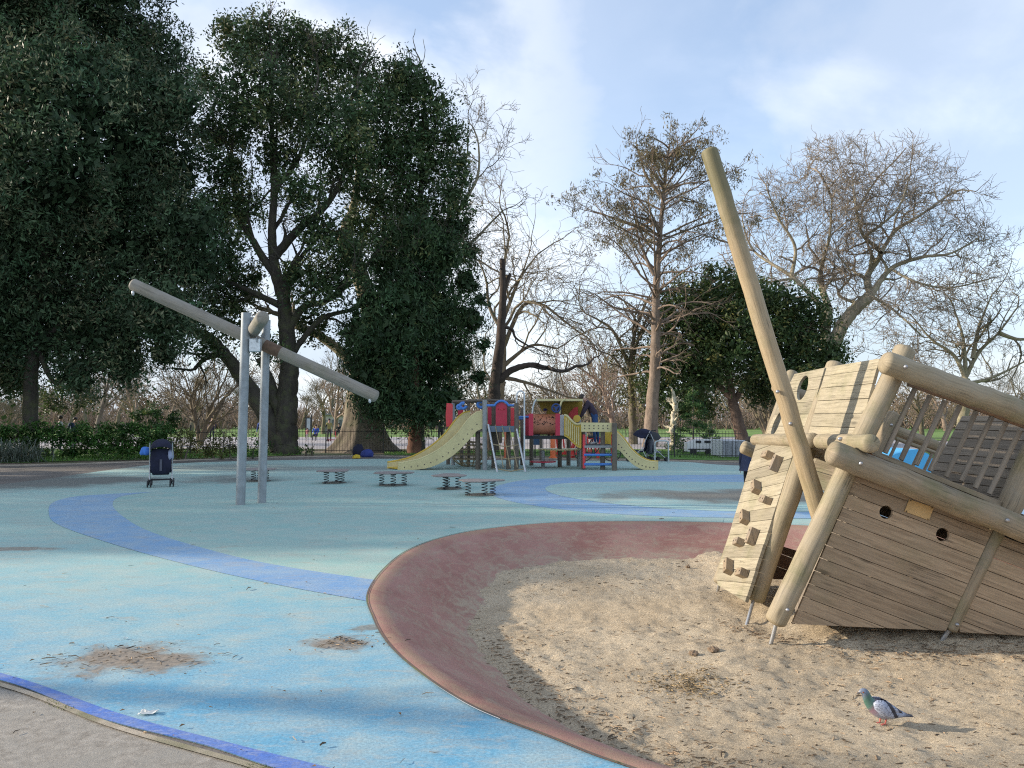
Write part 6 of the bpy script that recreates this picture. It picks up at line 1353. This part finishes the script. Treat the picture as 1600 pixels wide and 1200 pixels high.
for l, r0 in ((((1360, 462), (1356, 430), (1376, 395), (1350, 370), (1338, 330), (1332, 280)), .30), (((1360, 462), (1392, 420), (1440, 402), (1485, 396), (1528, 372)), .24), (((1294, 480), (1282, 430), (1296, 370), (1300, 310)), .28), (((1294, 490), (1240, 435), (1178, 392), (1160, 345)), .22),
              (((1236, 432), (1242, 385), (1216, 340), (1200, 300)), .16), (((1376, 395), (1400, 360), (1440, 335), (1490, 300), (1515, 298)), .17), (((1345, 475), (1310, 460), (1330, 430), (1310, 400)), .14), (((1360, 462), (1390, 480), (1420, 505), (1440, 525)), .12), (((1338, 330), (1370, 280), (1400, 250)), .10), (((1300, 310), (1280, 270), (1262, 262)), .09), (((1350, 370), (1400, 330), (1420, 280)), .11), (((1392, 420), (1430, 440), (1480, 450), (1530, 440)), .11), (((1240, 435), (1190, 440), (1150, 425)), .10), (((1178, 392), (1140, 380), (1110, 370)), .08)):
    limb(S, UL(Z, *[(x, y, rd.uniform(-2.5, 2.5) * (k > 0)) for k, (x, y) in enumerate(l)]), r0, .05, rd, start=.12, **kw)
B_bp = bark('bark_brown_plane', (.19, .16, .115), (.31, .27, .19), 2.5, .4, (.16, .15, .06)); tubes('trunk', S, B_bp, t, lambda r: r >= .1); tubes('branches', S, bark('bark_twig_brown', (.165, .13, .10), (.27, .22, .165), 2), t, lambda r: (r < .1))
Z = 60; t = tree('bare_tree', 'smaller bare spreading tree at the right edge, above the ship rail', 1508, Z); S = Segs(); rd = random.Random(22)
limb(S, UL(Z, (1500, 704), (1506, 640), (1508, 590)), .45, .34, rd, L=(0, 0))
for l in (((1508, 590), (1490, 555), (1455, 530), (1430, 500)), ((1508, 590), (1530, 550), (1560, 520), (1590, 480)), ((1508, 585), (1505, 530), (1490, 480)), ((1508, 600), (1550, 590), (1610, 560)), ((1508, 600), (1460, 580), (1410, 570)), ((1520, 560), (1530, 510), (1550, 460)), ((1560, 520), (1600, 530), (1640, 500))): limb(S, UL(Z, *l), .2, .05, rd, start=.1, every=1.0, L=(1.8, 3.6), lvl=3, minr=.02, crook=.32, upw=.02, ratio=.62)
tubes('trunk', S, B_plane, t, lambda r: r >= .1); tubes('branches', S, B_twig, t, lambda r: (r < .1))
# --- distant bare trees: three grown kinds, copied with their parts
def bare_proto(kind, seed, h, mat, spread=1.0):
    rd = random.Random(seed); t = thing('bare_tree', 'x', 'tree', (0, 0, 0)); S = Segs()
    if kind == 'multi':
        for k in range(6): a = 2 * PI * k / 6 + rd.uniform(-.3, .3); grow(S, (0, 0, 0), (math.cos(a) * .45, math.sin(a) * .45, 1), h * .42, .13, 3, rd, crook=.16, upw=.05, kids=(4, 6), ratio=.62, rr=.5, minr=.016)
    else: grow(S, (0, 0, 0), (0, 0, 1), h * .42, .28, 4, rd, crook=.13, upw=.05, kids=(4, 6), ang=(.35 * spread, .9 * spread), ratio=.62, rr=.55, minr=.018)
    tubes('trunk', S, mat, t, lambda r: r >= .08); tubes('branches', S, mat, t, lambda r: r < .08); return t
pr = [bare_proto('s', 41, 9, B_twig), bare_proto('s', 42, 10, B_twigr, 1.1), bare_proto('multi', 43, 7, B_twig), bare_proto('s', 44, 11, B_grey)]
used_p = set()
def place(k, px, Z, sc_, label, group=None, rot=0.0, zs=1.0):
    o = pr[k] if k not in used_p else copy_tree(pr[k]); used_p.add(k); q = U(px, 655, Z); o.location = (q.x, Z, 0); o.scale = (sc_, sc_, sc_ * zs); o.rotation_euler = (0, 0, rot); o['label'] = label
    if group: o['group'] = group
    elif 'group' in o: del o['group']
    return o
place(2, 313, 47, 1.15, 'many stemmed bare tree with a fan of thin branches left of the steel posts', None, .4); place(0, 462, 60, .95, 'bare tree with a stout trunk just right of the forked evergreen, beyond the plaza', None, 1.0); place(3, 150, 60, .85, 'slim bare tree above the hedge between two evergreens on the left')
place(1, 524, 74, .9, 'pale bare tree beyond the plaza right of the notice board', None, 2.0); place(0, 505, 80, .8, 'bare tree beyond the plaza directly behind the notice board', None, 3.0); place(2, 925, 66, 1.5, 'wide bare tree behind the man on the tower', None, 1.2); place(1, 960, 60, .95, 'reddish bare tree right of the man on the tower', None, .3)
place(3, 690, 80, 1.0, 'bare tree in the gap between the yew and the tower', None, .7); place(2, 1200, 62, 1.3, 'low bare tree right of the leaning trunk, behind the ship wall', None, 2.2); place(0, 1440, 64, .8, 'bare tree seen through the upper balusters of the ship', None, 1.9); place(1, 215, 78, 1.1, 'distant bare tree rising above the dome shaped shrub on the left', None, .9)
rd = random.Random(77); n_ = 0
for k in range(46):
    px = -120 + 1850 * (k + rd.uniform(.1, .9)) / 46; place(rd.randint(0, 3), px, rd.uniform(92, 125), rd.uniform(.75, 1.25), 'one of the pale brown bare trees in the far line along the horizon', 'bare trees of the far tree line', rd.uniform(0, 6), rd.uniform(.75, 1.0))
# far woodland mass beneath the trees
S = Segs(); rd = random.Random(50)
for _ in range(1100):
    x = rd.uniform(-110, 110); y = rd.uniform(112, 135); h = rd.uniform(2.0, 5.6) * (1 + .3 * mn.noise(Vector((x * .08, 0, 0)))); p = Vector((x, y, 0))
    for j in range(6):
        d = Vector((rd.gauss(0, .45), rd.gauss(0, .3), 1)).normalized(); q = p + d * h * rd.uniform(.4, 1); S.add(tuple(p), tuple(q), .06, .025)
        for _k in range(3): d2 = (d + Vector((rd.gauss(0, .6), rd.gauss(0, .4), .1))).normalized(); m_ = p.lerp(q, rd.uniform(.3, 1)); S.add(tuple(m_), tuple(m_ + d2 * h * .3), .035, .02)
wd = tubes('woodland', S, B_twigr, None); tag(wd, 'hazy brown mass of distant leafless thicket along the horizon', 'woodland', None, 'stuff')
r_ = random.Random(3); bl = []
for _ in range(90): x = r_.uniform(-120, 120); bl.append(((x, r_.uniform(126, 138), r_.uniform(1, 4.0)), (r_.uniform(3, 6), 3, r_.uniform(2, 4.5))))
fw = leaves('woodland', bl, .35, leaf_mat('leaf_far_brown', (.13, .10, .065), (.19, .14, .09), (.12, .13, .06), .8), (.5, .3), 1.3, 14, None, .3, seed=30); tag(fw, 'brown and olive far off thicket behind the tree line', 'woodland', None, 'stuff')
# --- low evergreens
def bush(name, label, bl, Z, mat, leaf, dens, per=30, clump=.3, cat='shrub', stem=None, seed=0, **kw):
    q = U(bl[0][0], 655, Z); t = thing(name, label, cat, (q.x, Z, 0)); leaves('foliage', blobs(Z, bl, seed, .25, .8), dens, mat, leaf, clump, per, t, seed=seed, zmin=.03, **kw)
    rd = random.Random(seed)
    for x, y, r in bl[:10:2]: S = Segs(); c = U(x, y, Z); grow(S, (c.x, Z, 0), (0, 0, 1), max(.4, c.z * 1.1), .045, 1, rd, minr=.01); tubes('stem', S, B_grey, t)
    return t
bush('dome_shrub', 'low domed blue green cedar like shrub above the hedge on the left', [(232, 655, 20), (255, 650, 18), (275, 657, 14), (215, 648, 12), (240, 640, 12), (262, 672, 12)], 40, L_fir, (.2, .07), 3.5, 30, .3, 'shrub', seed=61, flat=.4)
bush('evergreen_tree', 'small spreading evergreen under the huge tree on the left', [(85, 612, 22), (110, 622, 24), (140, 625, 18), (70, 640, 16), (125, 600, 16), (98, 640, 14)], 44, L_holm, (.22, .1), 2.2, 24, .4, 'tree', seed=62)
for x, lb in ((10, 0), (62, 0), (118, 0), (172, 0), (224, 0)): pass
hl = []
rd = random.Random(4)
for x in range(-60, 268, 9): hl.append((x, 676 + rd.uniform(-2, 3), 14)); 
for x in list(range(-60, 46, 10)) + list(range(98, 148, 9)) + list(range(150, 262, 8)): hl.append((x, 696 + rd.uniform(-4, 4), 14))
for x in (60, 75, 104, 118): hl.append((x, 706, 7))
hd = bush('hedge', 'dense green laurel hedge with a ragged underside in front of the left railings', hl, 29.5, L_hedge, (.13, .06), 7.5, 26, .2, 'hedge', seed=63)
bush('evergreen_shrub', 'yellow green leafy shrub at the right end of the hedge', [(283, 690, 18), (300, 697, 16), (275, 702, 14), (312, 704, 12), (290, 678, 12)], 29.5, L_shrub, (.11, .05), 8, 24, .2, seed=64); bush('evergreen_shrub', 'olive shrub left of the steel posts', [(335, 696, 16), (350, 700, 15), (362, 692, 13), (330, 706, 10), (345, 682, 10)], 29.8, L_shrub, (.11, .05), 8, 24, .2, seed=65)
bush('evergreen_shrub', 'darker green shrub between the steel posts and the forked trunk', [(395, 698, 14), (420, 702, 10), (380, 704, 11), (400, 688, 9)], 30.3, L_hedge, (.11, .05), 7, 24, .2, seed=66); bush('small_shrub', 'thin sprawling shrub in front of the railings right of the forked trunk', [(478, 700, 7), (468, 704, 7), (488, 704, 5)], 33.0, L_hedge, (.10, .05), 6, 14, .15, seed=67)
# spiky plant
q = G(14, 722); t = thing('spiky_plant', 'grey green spiky plant with long arching leaves at the left end of the hedge', 'plant', (q.x, q.y, 0)); mb = MB(); rd = random.Random(5)
for _ in range(420):
    a = rd.uniform(0, 2 * PI); el_ = rd.uniform(.25, 1.3); L_ = rd.uniform(.6, 1.35); b0 = q + Vector((rd.gauss(0, .55), rd.gauss(0, .3), 0)); d = Vector((math.cos(a) * math.cos(el_), math.sin(a) * math.cos(el_), math.sin(el_))); w_ = Vector((-math.sin(a), math.cos(a), 0)) * .014
    p1 = b0 + d * L_ * .5; p2 = b0 + d * L_ * .85 - Vector((0, 0, .10 * L_)); p3 = b0 + d * L_ - Vector((0, 0, .32 * L_)); mb.add([b0 - w_, b0 + w_, p1 + w_, p1 - w_, p2 + w_ * .7, p2 - w_ * .7, p3], [(0, 1, 2, 3), (3, 2, 4, 5), (5, 4, 6)], None, rd.uniform(.6, 1.4))
mb.build('leaf_rosette', simple('spiky_leaf', (.13, .155, .12), .55, 0, .3, 4), t)
# small fir, pale birch-like trunk and ground shrubs on the right
Z = 37; q = U(1083, 655, Z); t = thing('fir_tree', 'young layered green fir tree in front of the right railings', 'tree', (q.x, Z, 0)); bl = []
rd = random.Random(6)
for k in range(70): z = rd.uniform(.0, 1) ** 1.15; R = 1.25 * (1 - z) + .12; a = rd.uniform(0, 2 * PI); bl.append(((q.x + R * math.cos(a) * .8, Z + R * math.sin(a) * .8, .15 + z * 2.75), (.32 * (1.2 - z), .32 * (1.2 - z), .10)))
leaves('foliage', bl, 9, L_fir, (.12, .035), .22, 26, t, .3, flat=.5, seed=71); S = Segs(); limb(S, [(q.x, Z, 0), (q.x, Z, 1.5), (q.x, Z, 3.0)], .06, .02, rd, L=(0, 0)); tubes('trunk', S, B_grey, t)
bush('low_shrub', 'low spreading dark green shrub at the foot of the fir', [(1068, 708, 9), (1085, 709, 9), (1102, 709, 9), (1118, 710, 8), (1130, 712, 6), (1055, 710, 7)], 35, L_fir, (.12, .05), 7, 22, .2, seed=72)
Z = 38; t = tree('young_tree', 'pale cream ivy scarred tree trunk between the cycle hoop and the fir', 1052, Z); t.location = (U(1052, 655, Z).x, Z, 0); S = Segs(); rd = random.Random(81)
limb(S, UL(Z, (1053, 712), (1052, 690), (1051, 665), (1053, 640), (1052, 620)), .17, .09, rd, every=.25, L=(.25, .5), lvl=1, start=.2, minr=.03, wob=.4); tubes('trunk', S, bark('bark_cream', (.42, .36, .25), (.60, .54, .40), 3, .3, (.2, .13, .07)), t)
# --- trees standing off to the left, outside the frame, that shade the playground
for k, (x, y, R, zc, lb) in enumerate(((-27, 21.5, 5.5, 8.5, 'broad evergreen tree left of the playground'), (-27, 29, 6, 9, 'second evergreen tree left of the playground'), (-33, 14.8, 3.2, 9.5, 'smaller evergreen tree left of the playground'))):
    t = thing('evergreen_tree', lb, 'tree', (x, y, 0)); rd = random.Random(k); S = Segs(); limb(S, [(x, y, 0), (x, y, 4), (x, y, zc + 2)], .4, .1, rd, L=(0, 0)); tubes('trunk', S, B_dark, t)
    bl = [((x + rd.gauss(0, R * .45), y + rd.gauss(0, R * .45), zc + rd.gauss(0, R * .5)), (R * .5, R * .5, R * .5)) for _ in range(11)]
    leaves('crown', bl, .9, L_left, (.5, .26), .8, 14, t, .3, seed=90 + k)
t = thing('bare_tree', 'bare tree well left of the playground', 'tree', (-14, 5.9, 0)); rd = random.Random(5); S = Segs(); grow(S, (-14, 5.9, 0), (0, 0, 1), 3.6, .2, 2, rd, crook=.12, kids=(3, 3), minr=.05); tubes('trunk', S, B_grey, t)
for o in list(pr):
    if o['label'] == 'x': pass
